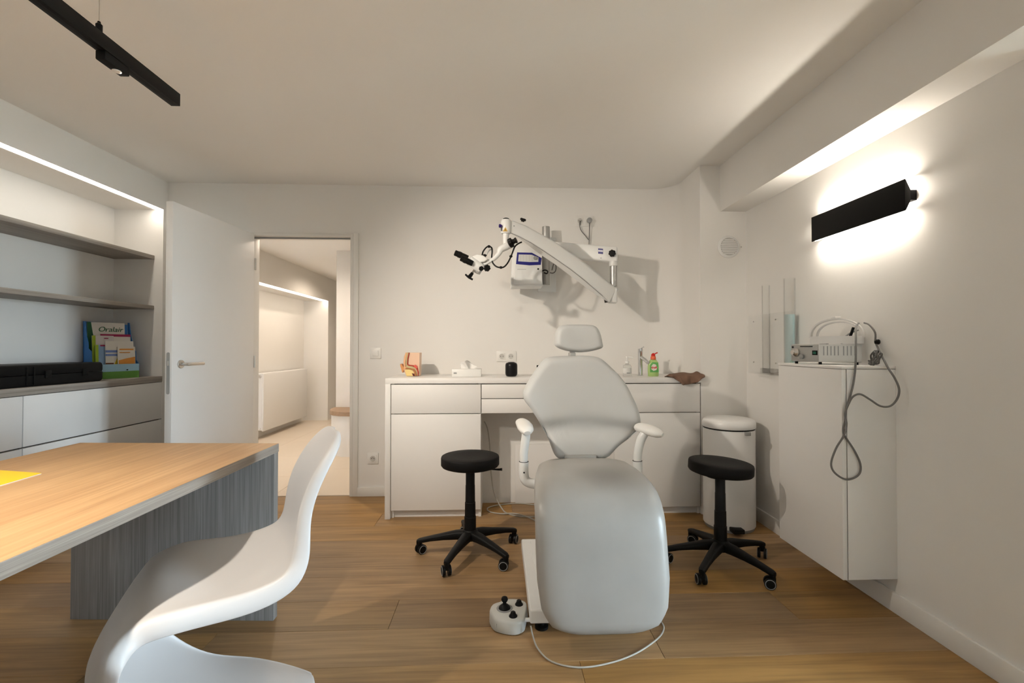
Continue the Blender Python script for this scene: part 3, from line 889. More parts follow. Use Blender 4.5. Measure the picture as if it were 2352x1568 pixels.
MB().box((bx_c - 0.2, Yb + 0.03, 0.72), (bx_c + 0.2, Yb + 0.06, 1.0)).build('backrest_shell', CHW, tc_, bevel=0.012, seg=3)
# headrest
ho = [(757, 205), (762, 150), (785, 92), (840, 64), (960, 58), (1080, 62), (1138, 88), (1168, 150), (1182, 225), (1184, 262), (1150, 282), (1070, 302), (965, 309), (865, 296), (790, 272), (758, 245)]
Yh = 2.60
hp = [at(1080 + x / 3.92, 730 + y / 3.92, Y=Yh) for x, y in ho]
hx = sum(p.x for p in hp) / len(hp); hzc = sum(p.z for p in hp) / len(hp)
hol = [(p.x - hx, p.z - hzc) for p in hp]
pad(hol, 0.052, 0.045, lambda u, v, d: Vector((hx + u, Yh + 0.10 * v - 0.9 * u * u - d, hzc + v)), k=3, levels=6, dome=0.005, inset=0.26).build('headrest', VINYL, tc_, angle=70)
hb = MB().box((hx - 0.045, Yh - 0.012, 1.06), (hx - 0.015, Yh - 0.002, 1.20)).build('headrest_bar', STEEL, tc_, bevel=0.002)
nb = at(1316, 815, Y=2.53)
MB().box((nb.x - 0.016, 2.535, 1.09), (nb.x + 0.016, 2.60, 1.125)).build('headrest_clamp', GREYMETAL, tc_, bevel=0.004)
# hinge block between back and seat
jb = at(1330, 1052, Y=2.45)
MB().box((jb.x - 0.083, 2.40, 0.46), (jb.x + 0.083, 2.50, 0.60)).build('hinge_block', GREYMETAL, tc_, bevel=0.004)
# seat and leg cushion, one long pad bending down at the knees
path = [(2.455, 0.535), (2.42, 0.540), (2.33, 0.545), (2.20, 0.548), (2.08, 0.548), (1.98, 0.543), (1.905, 0.522), (1.858, 0.480), (1.838, 0.425), (1.824, 0.35), (1.808, 0.26), (1.790, 0.16), (1.780, 0.10), (1.775, 0.072)]
wid = [0.130, 0.190, 0.228, 0.243, 0.252, 0.256, 0.258, 0.258, 0.258, 0.258, 0.257, 0.243, 0.205, 0.120]
cxs = [0.432, 0.432, 0.428, 0.421, 0.414, 0.408, 0.405, 0.404, 0.404, 0.405, 0.407, 0.408, 0.408, 0.408]
thk = [0.022, 0.040, 0.050, 0.054, 0.055, 0.055, 0.055, 0.055, 0.055, 0.055, 0.054, 0.050, 0.042, 0.018]
pv, _ = spline([Vector((0, y, z)) for y, z in path], [0] * len(path), 3)
_, wv = spline([Vector((0, y, z)) for y, z in path], wid, 3)
_, cvx = spline([Vector((0, y, z)) for y, z in path], cxs, 3)
_, tv = spline([Vector((0, y, z)) for y, z in path], thk, 3)
rr = []
for i, p in enumerate(pv):
    t = (pv[min(i + 1, len(pv) - 1)] - pv[max(i - 1, 0)]).normalized()
    n = Vector((0, t.z, -t.y))            # outwards: up on the seat, forwards on the leg part
    if n.z < 0 and abs(n.z) > abs(n.y):
        n = -n
    if abs(n.y) >= abs(n.z) and n.y > 0:
        n = -n
    ring = []
    m = 40
    for q in range(m):
        a = 2 * PI * q / m
        ca, sa = math.cos(a), math.sin(a)
        e = 0.34
        xx = math.copysign(abs(ca) ** e, ca) * wv[i]
        nn = math.copysign(abs(sa) ** 0.6, sa) * tv[i]
        nn *= 1.0 - 0.10 * (abs(xx) / wv[i]) ** 4
        ring.append(Vector((cvx[i] + xx, 0, 0)) + Vector((0, p.y, p.z)) + n * nn)
    rr.append(ring)
SEATV = bpy.data.materials.new('light_grey_vinyl_worn_shaded')
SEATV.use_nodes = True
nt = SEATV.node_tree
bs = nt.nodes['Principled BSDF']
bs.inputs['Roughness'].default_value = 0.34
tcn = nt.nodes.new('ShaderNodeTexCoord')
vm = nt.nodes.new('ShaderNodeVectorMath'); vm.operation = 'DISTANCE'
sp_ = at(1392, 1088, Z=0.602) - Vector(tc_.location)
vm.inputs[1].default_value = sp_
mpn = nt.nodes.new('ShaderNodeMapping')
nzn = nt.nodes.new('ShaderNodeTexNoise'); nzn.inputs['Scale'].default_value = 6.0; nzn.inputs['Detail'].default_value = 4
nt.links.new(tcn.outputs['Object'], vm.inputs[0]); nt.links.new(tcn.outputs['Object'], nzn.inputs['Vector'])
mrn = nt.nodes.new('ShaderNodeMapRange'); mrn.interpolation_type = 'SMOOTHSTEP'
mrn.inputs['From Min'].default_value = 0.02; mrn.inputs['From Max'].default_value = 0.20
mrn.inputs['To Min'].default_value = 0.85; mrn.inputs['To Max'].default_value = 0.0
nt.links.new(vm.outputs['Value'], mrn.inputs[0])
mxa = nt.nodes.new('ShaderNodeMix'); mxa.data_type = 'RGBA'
mxa.inputs[6].default_value = (0.32, 0.315, 0.295, 1); mxa.inputs[7].default_value = (0.41, 0.405, 0.385, 1)  # darker than the backrest vinyl: weak daylight on the pad put into the colour
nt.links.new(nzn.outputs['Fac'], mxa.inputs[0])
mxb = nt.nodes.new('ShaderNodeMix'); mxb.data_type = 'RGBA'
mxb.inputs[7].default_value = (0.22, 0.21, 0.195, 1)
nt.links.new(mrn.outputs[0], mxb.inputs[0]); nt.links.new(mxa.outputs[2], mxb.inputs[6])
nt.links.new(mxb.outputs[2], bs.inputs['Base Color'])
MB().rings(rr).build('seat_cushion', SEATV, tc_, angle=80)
# underframe, lift column, base
MB().box((0.22, 1.93, 0.40), (0.62, 2.44, 0.485)).build('seat_frame', CHW, tc_, bevel=0.01, seg=3)
MB().box((0.29, 2.08, 0.10), (0.55, 2.44, 0.41)).build('lift_column', CHW, tc_, bevel=0.02, seg=3)
bp_ = MB().box((0.128, 1.885, 0.045), (0.600, 2.585, 0.102)).build('base', CHW, tc_, bevel=0.008, seg=3)
MB().box((0.175, 1.93, 0.100), (0.56, 2.54, 0.112)).build('base_cover', CHW, bp_, bevel=0.005)
for x in (0.18, 0.55):
    for y in (1.94, 2.53):
        MB().lathe([(0.028, 0), (0.028, 0.010), (0.012, 0.014), (0.012, 0.048)], (x, y, 0.0), n=20).build('foot', BLACK, tc_)
# armrests
def arm(label, pads, post, lower):
    a = MB().tube(post, [r for r in (0.021, 0.022, 0.021, 0.020, 0.020)][:len(post)], n=18, smooth=5).build('armrest_post', CHW, tc_)
    MB().tube(pads, [0.020, 0.034, 0.039, 0.040, 0.034, 0.016], n=18, smooth=4, flat=0.66).build('armrest', W_PLAST, tc_)
    MB().tube(lower, 0.024, n=18, smooth=5).build('armrest_bracket', CHW, tc_)
    s = post[-1]
    MB().cyl(Vector(s) - Vector((0, 0, 0.002)), Vector(s) + Vector((0, 0, 0.002)), 0.0236, n=20).build('armrest_joint', BLACK, tc_)
Ya = 2.33
pA = at(1207, 984, Y=Ya)
arm('l', [pA + Vector(d) for d in ((-0.012, 0.20, 0.0), (-0.010, 0.17, 0.004), (-0.004, 0.09, 0.006), (0.0, 0.02, 0.004), (0.003, -0.04, -0.001), (0.005, -0.072, -0.010))],
    [at(1209, 990, Y=Ya), at(1207, 1010, Y=Ya), at(1203, 1040, Y=Ya), at(1203, 1060, Y=Ya)],
    [at(1203, 1060, Y=Ya), at(1203, 1085, Y=Ya), at(1207, 1102, Y=Ya), at(1222, 1110, Y=Ya), at(1250, 1112, Y=Ya)])
dot = at(1203, 1082, Y=Ya)
MB().cyl((dot.x, Ya - 0.027, dot.z), (dot.x, Ya - 0.020, dot.z), 0.004, n=10).build('bolt', BLACK, tc_)
Yr = 2.33
pb = [at(1462, 982, Y=2.40), at(1468, 981, Y=2.385), at(1480, 984, Y=2.35), at(1496, 989, Y=2.31), at(1512, 995, Y=2.28), at(1522, 999, Y=2.265)]
arm('r', pb, [at(1484, 990, Y=Yr), at(1473, 1008, Y=Yr), at(1466, 1035, Y=Yr), at(1464, 1058, Y=Yr)],
    [at(1464, 1058, Y=Yr), at(1464, 1085, Y=Yr), at(1458, 1104, Y=Yr), at(1445, 1112, Y=Yr), at(1420, 1114, Y=Yr)])

# foot control beside the chair base
pc = at(1168, 1425, Z=0.03)
fc = thing('foot_control', 'white three-button foot control on the floor beside the treatment chair', 'foot control', (0.045, 1.95, 0))
fo = [(-0.036, 1.992), (-0.022, 2.030), (0.006, 2.046), (0.030, 2.066), (0.085, 2.066), (0.118, 2.046), (0.126, 2.012), (0.114, 1.94), (0.104, 1.905), (0.072, 1.885), (0.030, 1.892), (-0.012, 1.914), (-0.030, 1.950)]
fo = [Vector((x, y, 0)) for x, y in fo]
fos = closed_spline(fo, 3)
cc = Vector((0.045, 1.97, 0))
FCZ = 0.056
MB().rings([[cc + (p - cc) * s + Vector((0, 0, z)) for p in fos] for z, s in ((0.003, 0.97), (0.006, 1.0), (FCZ - 0.012, 0.985), (FCZ - 0.004, 0.95), (FCZ, 0.88))]).build('housing', mat('control_white', (0.60, 0.61, 0.58, 1), 0.35), fc, angle=50)
MB().lathe([(0.034, 0), (0.034, 0.002), (0.032, 0.003)], (0.028, 1.985, FCZ - 0.001), n=28).build('joystick_ring', GREY_PL, fc)
MB().lathe([(0.026, 0), (0.024, 0.006), (0.016, 0.014), (0.008, 0.018), (0.007, 0.026), (0.012, 0.031), (0.0145, 0.038), (0.012, 0.046), (0.005, 0.050)], (0.028, 1.985, FCZ), n=24).build('joystick', BLACK, fc)
for x, y in ((0.090, 2.012), (0.062, 1.926)):
    MB().lathe([(0.0175, 0), (0.017, 0.004), (0.012, 0.010), (0.010, 0.018), (0.006, 0.021)], (x, y, FCZ - 0.001), n=20).build('button', BLACK, fc)
MB().box((-0.006, 1.910, 0.018), (-0.002, 1.916, 0.036)).build('slot', BLACK, fc, smooth=False)
MB().cyl((0.108, 1.935, 0.035), (0.140, 1.935, 0.035), 0.008, n=12).build('plug', W_PLAST, fc)
cw = MB().tube([Vector((p.x, p.y, z)) for p, z in ((at(1219, 1440, Z=0.04), 0.045), (at(1224, 1462, Z=0.004), 0.006), (at(1236, 1490, Z=0.004), 0.0035), (at(1268, 1519, Z=0.004), 0.0035), (at(1330, 1532, Z=0.004), 0.0035), (at(1400, 1522, Z=0.004), 0.0035), (at(1460, 1500, Z=0.004), 0.0035), (at(1508, 1468, Z=0.004), 0.0035), (at(1524, 1446, Z=0.004), 0.0035), (at(1519, 1428, Z=0.004), 0.004), (at(1490, 1400, Z=0.004), 0.005))], 0.0032, n=8, smooth=6).build('floor_cable', CABLE_W)
tag(cw, 'thin white cable looping on the floor before the treatment chair', 'cable')

# ================================================================== ROLLING STOOLS
def stool(loc, angs, label, seat_tilt, lever_a):
    s = thing('rolling_stool', label, 'stool', loc, 0, 'black rolling stools beside the treatment chair')
    tilt = Matrix.Rotation(seat_tilt, 4, 'Y')
    sb = MB().lathe([(0.02, 0.482), (0.140, 0.484), (0.157, 0.490), (0.163, 0.498), (0.163, 0.536), (0.1605, 0.543), (0.155, 0.546), (0.10, 0.544), (0.04, 0.542), (0.004, 0.5415)], n=48)
    sb.v = [tilt @ (v - Vector((0, 0, 0.48))) + Vector((0, 0, 0.48)) for v in sb.v]
    sb.build('seat', BLACK_SEAT, s, local=True, angle=60)
    MB().lathe([(0.075, 0.468), (0.075, 0.484)], n=24).build('seat_plate', BLACK, s, local=True)
    ca, sa = math.cos(lever_a), math.sin(lever_a)
    MB().tube([(0.05 * ca, 0.05 * sa, 0.475), (0.15 * ca, 0.15 * sa, 0.474), (0.182 * ca, 0.182 * sa, 0.476)], [0.004, 0.005, 0.008], n=10, smooth=3).build('height_lever', BLACK, s, local=True)
    MB().lathe([(0.033, 0.11), (0.033, 0.205), (0.0305, 0.207), (0.0295, 0.285), (0.0275, 0.287), (0.0265, 0.38), (0.0255, 0.382), (0.0255, 0.475)], n=24).build('gas_column', BLACK, s, local=True)
    MB().lathe([(0.042, 0.080), (0.046, 0.095), (0.044, 0.125), (0.036, 0.135)], n=24).build('hub', BLACK, s, local=True)
    Rb = 0.285
    for a in angs:
        e = Vector((math.cos(a), math.sin(a), 0)); w = Vector((-e.y, e.x, 0))
        rr = []
        for r, zc, hw, hh in ((0.025, 0.105, 0.030, 0.026), (0.08, 0.104, 0.026, 0.024), (0.15, 0.096, 0.022, 0.018), (0.22, 0.086, 0.019, 0.014), (0.262, 0.078, 0.018, 0.013), (0.285, 0.073, 0.017, 0.013), (0.297, 0.070, 0.012, 0.010)):
            rr.append([e * r + w * (hw * math.copysign(abs(math.cos(b)) ** 0.6, math.cos(b))) + Vector((0, 0, zc + hh * math.copysign(abs(math.sin(b)) ** 0.6, math.sin(b)))) for b in [2 * PI * q / 16 for q in range(16)]])
        lg = MB().rings(rr).build('leg', BLACK, s, local=True, angle=60)
        ca_ = a + 0.7
        p = e * Rb
        d = Vector((math.cos(ca_), math.sin(ca_), 0)); axl = Vector((-d.y, d.x, 0))
        k_ = MB().lathe([(0.014, 0.048), (0.015, 0.074)], p, n=14).box(p + Vector((-0.011, -0.011, 0.034)), p + Vector((0.011, 0.011, 0.056)))
        cst = k_.build('caster', BLACK, s, local=True)
        wc = p - d * 0.012 + Vector((0, 0, 0.0265))
        for sgn in (1, -1):
            MB().lathe([(0.0265, 0.008), (0.0265, 0.021), (0.020, 0.023)], wc, axl * sgn, 26).build('wheel', BLACK, cst, local=True)
            MB().lathe([(0.0225, 0.021), (0.0235, 0.0235), (0.0205, 0.0245), (0.0195, 0.0225)], wc, axl * sgn, 26).build('wheel_ring', GREY_PL, cst, local=True)
    return s
sa0 = (-0.156, 2.652)
angA = [math.atan2(y - sa0[1], x - sa0[0]) for x, y in ((-0.271, 2.35), (-0.459, 2.652), (0.059, 2.427), (0.099, 2.787), (-0.215, 2.95))]
stool((sa0[0], sa0[1], 0), angA, 'black rolling stool on the cabinet side, left of the treatment chair', 0.0, math.radians(-12))
sb0 = (1.182, 2.455)
angB = [math.atan2(y - sb0[1], x - sb0[0]) for x, y in ((0.98, 2.235), (1.32, 2.19), (1.47, 2.54), (1.135, 2.76), (0.88, 2.49))]
stool((sb0[0], sb0[1], 0), angB, 'black rolling stool in front of the white pedal bin', math.radians(3.5), math.radians(100))

# ================================================================== PEDAL BIN
bn = thing('pedal_bin', 'tall white round pedal bin beside the corner column', 'bin', (1.487, 2.99, 0))
bo = (1.500, 2.995, 0)
MB().lathe([(0.148, 0.0), (0.150, 0.006), (0.150, 0.020), (0.1465, 0.024)], bo, n=48).build('foot_ring', GREY_PL, bn)
MB().lathe([(0.150, 0.018), (0.157, 0.022), (0.157, 0.630), (0.150, 0.632)], bo, n=56).build('body', W_ENAMEL, bn)
MB().lathe([(0.155, 0.632), (0.155, 0.640)], bo, n=56).build('lid_gap', BLACK, bn)
MB().lathe([(0.158, 0.640), (0.161, 0.644), (0.161, 0.668), (0.157, 0.684), (0.144, 0.694), (0.10, 0.698), (0.01, 0.700)], bo, n=56).build('lid', W_ENAMEL, bn, angle=50)
MB().box((1.522, 2.824, 0.610), (1.556, 2.850, 0.632)).build('lid_catch', GREY_PL, bn, bevel=0.002)
MB().box((1.43, 2.795, 0.018), (1.50, 2.86, 0.046)).build('pedal', BLACK, bn, bevel=0.006)

# ================================================================== TALL WALL CABINET
TC0, TC1 = 1.975, 2.432
cb = thing('wall_cabinet', 'tall narrow white cabinet hung on the right wall', 'cabinet', (1.61, 2.2, 0.148))
MB().box((1.515, TC0, 0.148), (RX, TC1, 1.058)).build('body', W_LAM, cb, bevel=0.001)
MB().box((1.491, TC0, 0.148), (1.511, TC1, 1.058)).build('door', W_LAM, cb, bevel=0.001)
MB().box((1.509, TC0 + 0.004, 0.152), (1.517, TC1 - 0.004, 1.056)).build('door_gap', W_DARK, cb, smooth=False)
MB().box((1.489, TC0 - 0.001, 1.060), (RX, TC1 + 0.001, 1.072)).build('top_panel', W_LAM, cb, bevel=0.001)

# ================================================================== HEADLIGHT AND ITS LIGHT SOURCE
KT = 1.072
ls = thing('light_source', 'pale grey cold light source box with knob and green switch on the wall cabinet', 'medical device', (1.60, 2.17, KT))
# front panel faces -X/-Y towards the camera; box runs along the wall cabinet
f0 = Vector((1.500, 2.335, 0)); f1 = Vector((1.515, 2.225, 0))      # panel left and right corners
dx = (f1 - f0).normalized(); dn = Vector((dx.y, -dx.x, 0))
q0 = f0; q1 = Vector((1.540, 2.185, 0)); q2 = Vector((1.690, 2.105, 0)); q3 = Vector((1.700, 2.31, 0))
BODYM = mat('device_grey', (0.62, 0.62, 0.60, 1), 0.4, 0.1)
FACE = mat('device_face', (0.40, 0.40, 0.385, 1), 0.35, 0.4)
z0, z1 = KT + 0.012, KT + 0.098
MB().prism([p + Vector((0, 0, z0)) for p in (q0, q1, q2, q3)], (0, 0, z1 - z0)).build('housing', BODYM, ls, bevel=0.004)
fdir = (q1 - q0).normalized(); fn = Vector((-fdir.y, fdir.x, 0))
if fn.x > 0: fn = -fn
if fn.dot(Vector((0, -1, 0))) < 0 and fn.dot(Vector((-1, 0, 0))) < 0: fn = -fn
fl_ = (q1 - q0).length
def face_pt(u, z, d=0.0): return q0 + fdir * (u * fl_) + fn * d + Vector((0, 0, z0 + z * (z1 - z0)))
fcp = MB().prism([face_pt(0.02, 0.03), face_pt(0.98, 0.03), face_pt(0.98, 0.97), face_pt(0.02, 0.97)], fn * 0.004).build('front_panel', FACE, ls, bevel=0.001)
MB().prism([face_pt(0.36, 0.84, 0.004), face_pt(0.80, 0.84, 0.004), face_pt(0.80, 0.89, 0.004), face_pt(0.36, 0.89, 0.004)], fn * 0.002).build('slot', BLACK, fcp, smooth=False)
MB().prism([face_pt(0.80, 0.38, 0.004), face_pt(0.97, 0.38, 0.004), face_pt(0.97, 0.64, 0.004), face_pt(0.80, 0.64, 0.004)], fn * 0.004).build('switch_frame', BLACK, fcp, bevel=0.001)
MB().prism([face_pt(0.84, 0.44, 0.008), face_pt(0.94, 0.44, 0.008), face_pt(0.94, 0.58, 0.008), face_pt(0.84, 0.58, 0.008)], fn * 0.002).build('switch', mat('switch_green', lin(6, 92, 72), 0.3), fcp, smooth=False)
MB().lathe([(0.021, 0), (0.021, 0.012), (0.018, 0.014), (0.010, 0.024), (0.010, 0.03)], face_pt(0.22, 0.52, 0.004), fn, 24).build('lamp_socket', STEEL, fcp)
MB().lathe([(0.0125, 0), (0.012, 0.012), (0.009, 0.014)], face_pt(0.44, 0.28, 0.004), fn, 20).build('dimmer_knob', GREY_PL, fcp)
MB().prism([face_pt(0.05, 0.78, 0.004), face_pt(0.11, 0.78, 0.004), face_pt(0.11, 0.88, 0.004), face_pt(0.05, 0.88, 0.004)], fn * 0.002).build('indicator', BLACK, fcp, smooth=False)
sd = (q2 - q1).normalized(); sn = Vector((sd.y, -sd.x, 0)); sl = (q2 - q1).length
for i in range(9):
    u = 0.10 + i * 0.085 + (0.04 if i > 4 else 0)
    p = q1 + sd * (u * sl)
    MB().prism([p + Vector((0, 0, z0 + 0.032)), p + sd * 0.004 + Vector((0, 0, z0 + 0.032)), p + sd * 0.004 + Vector((0, 0, z0 + 0.076)), p + Vector((0, 0, z0 + 0.076))], sn * 0.0012).build('vent_slit', GREY_PL, ls, smooth=False)
for p in (q0, q1, q2):
    c = (q0 + q1 + q2 + q3) / 4
    p = c + (p - c) * 0.85
    MB().cyl(p + Vector((0, 0, KT)), p + Vector((0, 0, z0)), 0.007, n=12).build('foot', BLACK, ls)

HLZ = z1 + 0.001
hl = thing('headlight', 'white headband examination light with hanging grey cable on the light source box', 'headlight', (1.60, 2.2, HLZ))
HBW = mat('headband_white', (0.74, 0.735, 0.72, 1), 0.4)
cB = Vector((1.625, 2.185, HLZ))
# ring band: ellipse lying on the box
eu = Vector((0.62, -0.78, 0)).normalized(); ev = Vector((0.78, 0.62, 0)).normalized()
ring = [cB + eu * (0.105 * math.cos(a)) + ev * (0.070 * math.sin(a)) for a in [2 * PI * i / 40 for i in range(40)]]
rb = []
for i in range(41):
    p = ring[i % 40]; o_ = (p - cB).normalized()
    rb.append([p + Vector((0, 0, 0.001)), p + o_ * 0.005 + Vector((0, 0, 0.001)), p + o_ * 0.005 + Vector((0, 0, 0.036)), p + Vector((0, 0, 0.036))])
MB().rings(rb, False, False).build('headband', HBW, hl)
arch = [cB + eu * (0.105 * math.cos(a)) + Vector((0, 0, 0.030 + 0.085 * math.sin(a) ** 0.8 if math.sin(a) > 0 else 0.030)) for a in [PI * i / 24 for i in range(25)]]
ca_ = cB + Vector((0, 0, 0.03))
def strap(w, t, sc, dv):
    rb = []
    for p in arch:
        q = ca_ + (p - ca_) * sc + ev * dv
        o_ = (p - ca_).normalized()
        rb.append([q - ev * w, q + ev * w, q + ev * w + o_ * t, q - ev * w + o_ * t])
    return MB().rings(rb)
strap(0.015, 0.007, 1.0, 0.0).build('top_strap', HBW, hl)
strap(0.010, 0.006, 0.86, 0.045).build('cross_strap', HBW, hl)
pk_ = arch[12] + Vector((0, 0, 0.004))
MB().box(pk_ + Vector((-0.018, -0.018, 0)), pk_ + Vector((0.012, 0.012, 0.012))).build('strap_buckle', HBW, hl, bevel=0.003)
MB().tube([at(1930, 795, Y=2.17), at(1945, 770, Y=2.17), at(1975, 756, Y=2.17)], [0.004, 0.004, 0.004], n=8).build('inner_strap', GREY_PL, hl)
MB().tube([at(1952, 775, Y=2.15), at(1960, 752, Y=2.15)], 0.006, n=8, smooth=1).build('lamp_arm', BLACK, hl)
k0 = at(2010, 785, Y=2.06)
MB().lathe([(0.010, 0), (0.012, 0.004), (0.012, 0.014), (0.008, 0.018)], k0, (0.5, -0.8, 0), 18).build('ratchet_knob', BLACK, hl)
e0 = at(1889, 790, Y=2.24)
MB().box(e0 + Vector((-0.014, -0.012, -0.018)), e0 + Vector((0.014, 0.012, -0.002))).build('loupe_mount', mat('amber_brown', lin(120, 60, 22), 0.35), hl, bevel=0.003)
MB().box(e0 + Vector((-0.010, -0.014, 0.000)), e0 + Vector((0.012, 0.010, 0.011))).build('loupe_glass', GREY_PL, hl, bevel=0.003)
MB().prism([e0 + Vector((0.012, -0.012, -0.010)), e0 + Vector((0.022, -0.012, -0.006)), e0 + Vector((0.024, -0.012, 0.012)), e0 + Vector((0.018, -0.012, 0.012))], (0, 0.012, 0)).build('loupe_clip', BLACK, hl)

Yc = 1.965
cpx = [(1972, 742, 2.13), (1966, 752, 2.05), (1966, 790, 2.0), (1965, 838, 1.967), (1960, 880, Yc), (1952, 912, Yc), (1944, 935, Yc), (1941, 965, Yc), (1937, 985, Yc), (1940, 1000, Yc), (1962, 1034, Yc), (1976, 1066, Yc), (1972, 1090, Yc), (1945, 1101, Yc), (1918, 1086, Yc), (1909, 1064, Yc), (1920, 1030, Yc), (1938, 1000, 1.957), (1944, 975, 1.957), (1941, 950, 1.957), (1950, 925, 1.957), (1960, 910, 1.952), (1976, 905, 1.945), (1998, 917, 1.935), (2022, 932, 1.925), (2045, 932, 1.915), (2061, 915, 1.91), (2065, 893, 1.91), (2055, 868, 1.925), (2040, 845, 1.955), (2030, 826, 1.985), (2020, 806, 2.03), (2010, 785, 2.06)]
cab = MB().tube([at(x, y, Y=d) for x, y, d in cpx], 0.0042, n=10, smooth=6).build('cable', CABLE_G, hl, label='grey cable hanging in a twisted loop')
c2 = MB().tube([at(x, y, Y=d) for x, y, d in ((1985, 741, 2.09), (1997, 746, 2.06), (2010, 764, 2.03))] + [k0], 0.0040, n=8).build('headband_lead', CABLE_G, hl)
coil = []
for i in range(64):
    a = 2 * PI * i / 16
    r = 0.030 + 0.004 * math.sin(i * 0.9)
    coil.append(Vector((1.692 + 0.020 * math.cos(a) - 0.004 * math.sin(i * 1.7), 2.015 + 0.040 * math.cos(a + 0.3) + 0.0006 * i, KT + 0.0345 + r * math.sin(a))))
pcl = MB().tube(coil, 0.0038, n=8, smooth=2).build('power_cable', mat('dark_cable', (0.09, 0.087, 0.082, 1), 0.5))
tag(pcl, 'coiled dark power cable behind the light source on the wall cabinet', 'cable')

# acrylic cup holder on the right wall beyond the cabinet
ah = thing('acrylic_holder', 'clear acrylic holder with a tall tube on the right wall beyond the cabinet', 'holder', (RX - 0.05, 2.8, 0.95))
MB().box((RX - 0.006, 2.56, 0.99), (RX - 0.001, 3.03, 1.02)).build('back_rail', ACRYL, ah, smooth=False)
MB().box((RX - 0.085, 2.56, 0.985), (RX - 0.001, 3.03, 0.990)).build('shelf_plate', ACRYL, ah, smooth=False)
MB().box((RX - 0.085, 2.56, 0.99), (RX - 0.081, 3.03, 1.36)).build('front_plate', ACRYL, ah, smooth=False)
for y in (2.655, 2.895):
    for z in (1.06, 1.32):
        MB().cyl((RX - 0.090, y + 0.06, z), (RX - 0.0855, y + 0.06, z), 0.004, n=10).build('screw', STEEL, ah)
def acryl_tube(y, z0, z1, r):
    return MB().lathe([(r, z0), (r, z1), (r - 0.0025, z1), (r - 0.0025, z0 + 0.003)], (RX - 0.045, y, 0), n=28)
acryl_tube(2.645, 0.992, 1.555, 0.032).build('tube', ACRYL, ah)
acryl_tube(2.885, 0.992, 1.545, 0.024).build('tube', ACRYL, ah)
cups = MB()
MB().lathe([(0.026, 0.997), (0.028, 1.28), (0.028, 1.345), (0.001, 1.347)], (RX - 0.045, 2.645, 0), n=24).build('blue_filling', mat('pale_blue_cups', lin(172, 200, 204), 0.5), ah)

# ================================================================== RADIATOR AND BENCH IN THE HALLWAY
ra = thing('radiator', 'flat white panel radiator on the hallway wall', 'radiator', (-3.0, 6.7, 0.10))
RY0, RY1 = 6.02, 7.36
MB().box((-2.965, RY0, 0.10), (-2.945, RY1, 0.825)).build('front_panel', W_ENAMEL, ra, bevel=0.004)
MB().box((-3.045, RY0 + 0.01, 0.12), (-2.967, RY1 - 0.01, 0.805)).build('convector', W_ENAMEL, ra, bevel=0.003)
MB().box((-3.05, RY0 - 0.002, 0.11), (-2.96, RY0 + 0.012, 0.815)).build('side_grille', W_ENAMEL, ra, bevel=0.004)
MB().box((-3.05, RY0, 0.815), (-2.96, RY1, 0.827)).build('top_grille', W_ENAMEL, ra, bevel=0.003)
MB().cyl((-2.99, RY0 + 0.03, 0.79), (-2.99, RY0 - 0.035, 0.79), 0.020, n=16).build('valve_knob', STEEL, ra)
MB().cyl((-2.99, RY0 + 0.03, 0.135), (-2.99, RY0 - 0.022, 0.135), 0.014, n=16).build('drain_plug', W_PLAST, ra)
for y in (RY0 + 0.3, RY1 - 0.3):
    MB().box((HNX + 0.001, y - 0.02, 0.3), (-3.04, y + 0.02, 0.7)).build('bracket', W_ENAMEL, ra, smooth=False)
bo_ = [(-1.845, 5.42), (-1.840, 5.28), (-1.805, 5.16), (-1.745, 5.08), (-1.66, 5.03), (-1.55, 5.01), (-0.925, 5.01), (-0.925, 5.42)]
be = thing('bench', 'white built-in bench with a brown rounded top in the hallway', 'bench', (-1.4, 5.2, 0))
MB().prism([(x, y, 0) for x, y in bo_], (0, 0, 0.43)).build('bench_front', W_LAM, be, angle=40)
MB().prism([(-1.4 + (x + 1.4) * 1.03, 5.42 + (y - 5.42) * 1.04, 0.43) for x, y in bo_], (0, 0, 0.045)).build('bench_top', wood('brown_oak_bench', lin(140, 112, 88), lin(172, 144, 118), grain=(1, 20, 20)), be, angle=40)

# ================================================================== THINGS ON THE BACK WORKTOP
# anatomical ear model
ye = 3.42
def wp(x, y, Y): return at(x, y, Y=Y)
def cr(x, y): return (840 + x / 6.189, 780 + y / 6.189)
em = thing('ear_model', 'anatomical ear model cut open to show the ear canal, on the white worktop', 'model', (at(945, 858, Y=ye).x, ye + 0.04, WT))
zb = at(945, 860, Y=ye).z
off = Vector((0, 0, WT - zb + 0.0005))
def ear(name, pts, y0, y1, m, parent=em, smooth_pts=True, lab=None):
    pp = [(lambda q: at(q[0], q[1], Y=ye))(cr(*p)) for p in pts]
    pp = [Vector((p.x, 0, max(p.z + off.z, WT + 0.0005))) for p in pp]
    return MB().prism([p + Vector((0, y0, 0)) for p in pp], (0, y1 - y0, 0)).build(name, m, parent, bevel=0.0012, seg=1)
SKIN = mat('model_skin', lin(226, 176, 132), 0.4); PINKM = mat('model_flesh', lin(232, 196, 168), 0.4)
BRN = mat('model_tissue_brown', lin(168, 112, 62), 0.4); REDM = mat('model_red', lin(168, 48, 34), 0.4)
BONE = mat('model_bone', lin(196, 178, 132), 0.4); FAT = mat('model_fat', lin(236, 208, 138), 0.4)
ear('block', [(600, 160), (768, 160), (762, 400), (755, 492), (580, 492), (552, 440), (545, 400), (590, 330), (600, 250)], ye, ye + 0.09, PINKM)
ear('scalp_band', [(568, 158), (600, 158), (575, 230), (565, 300), (568, 370), (600, 372), (590, 400), (548, 392), (536, 300), (546, 220)], ye - 0.004, ye + 0.085, SKIN)
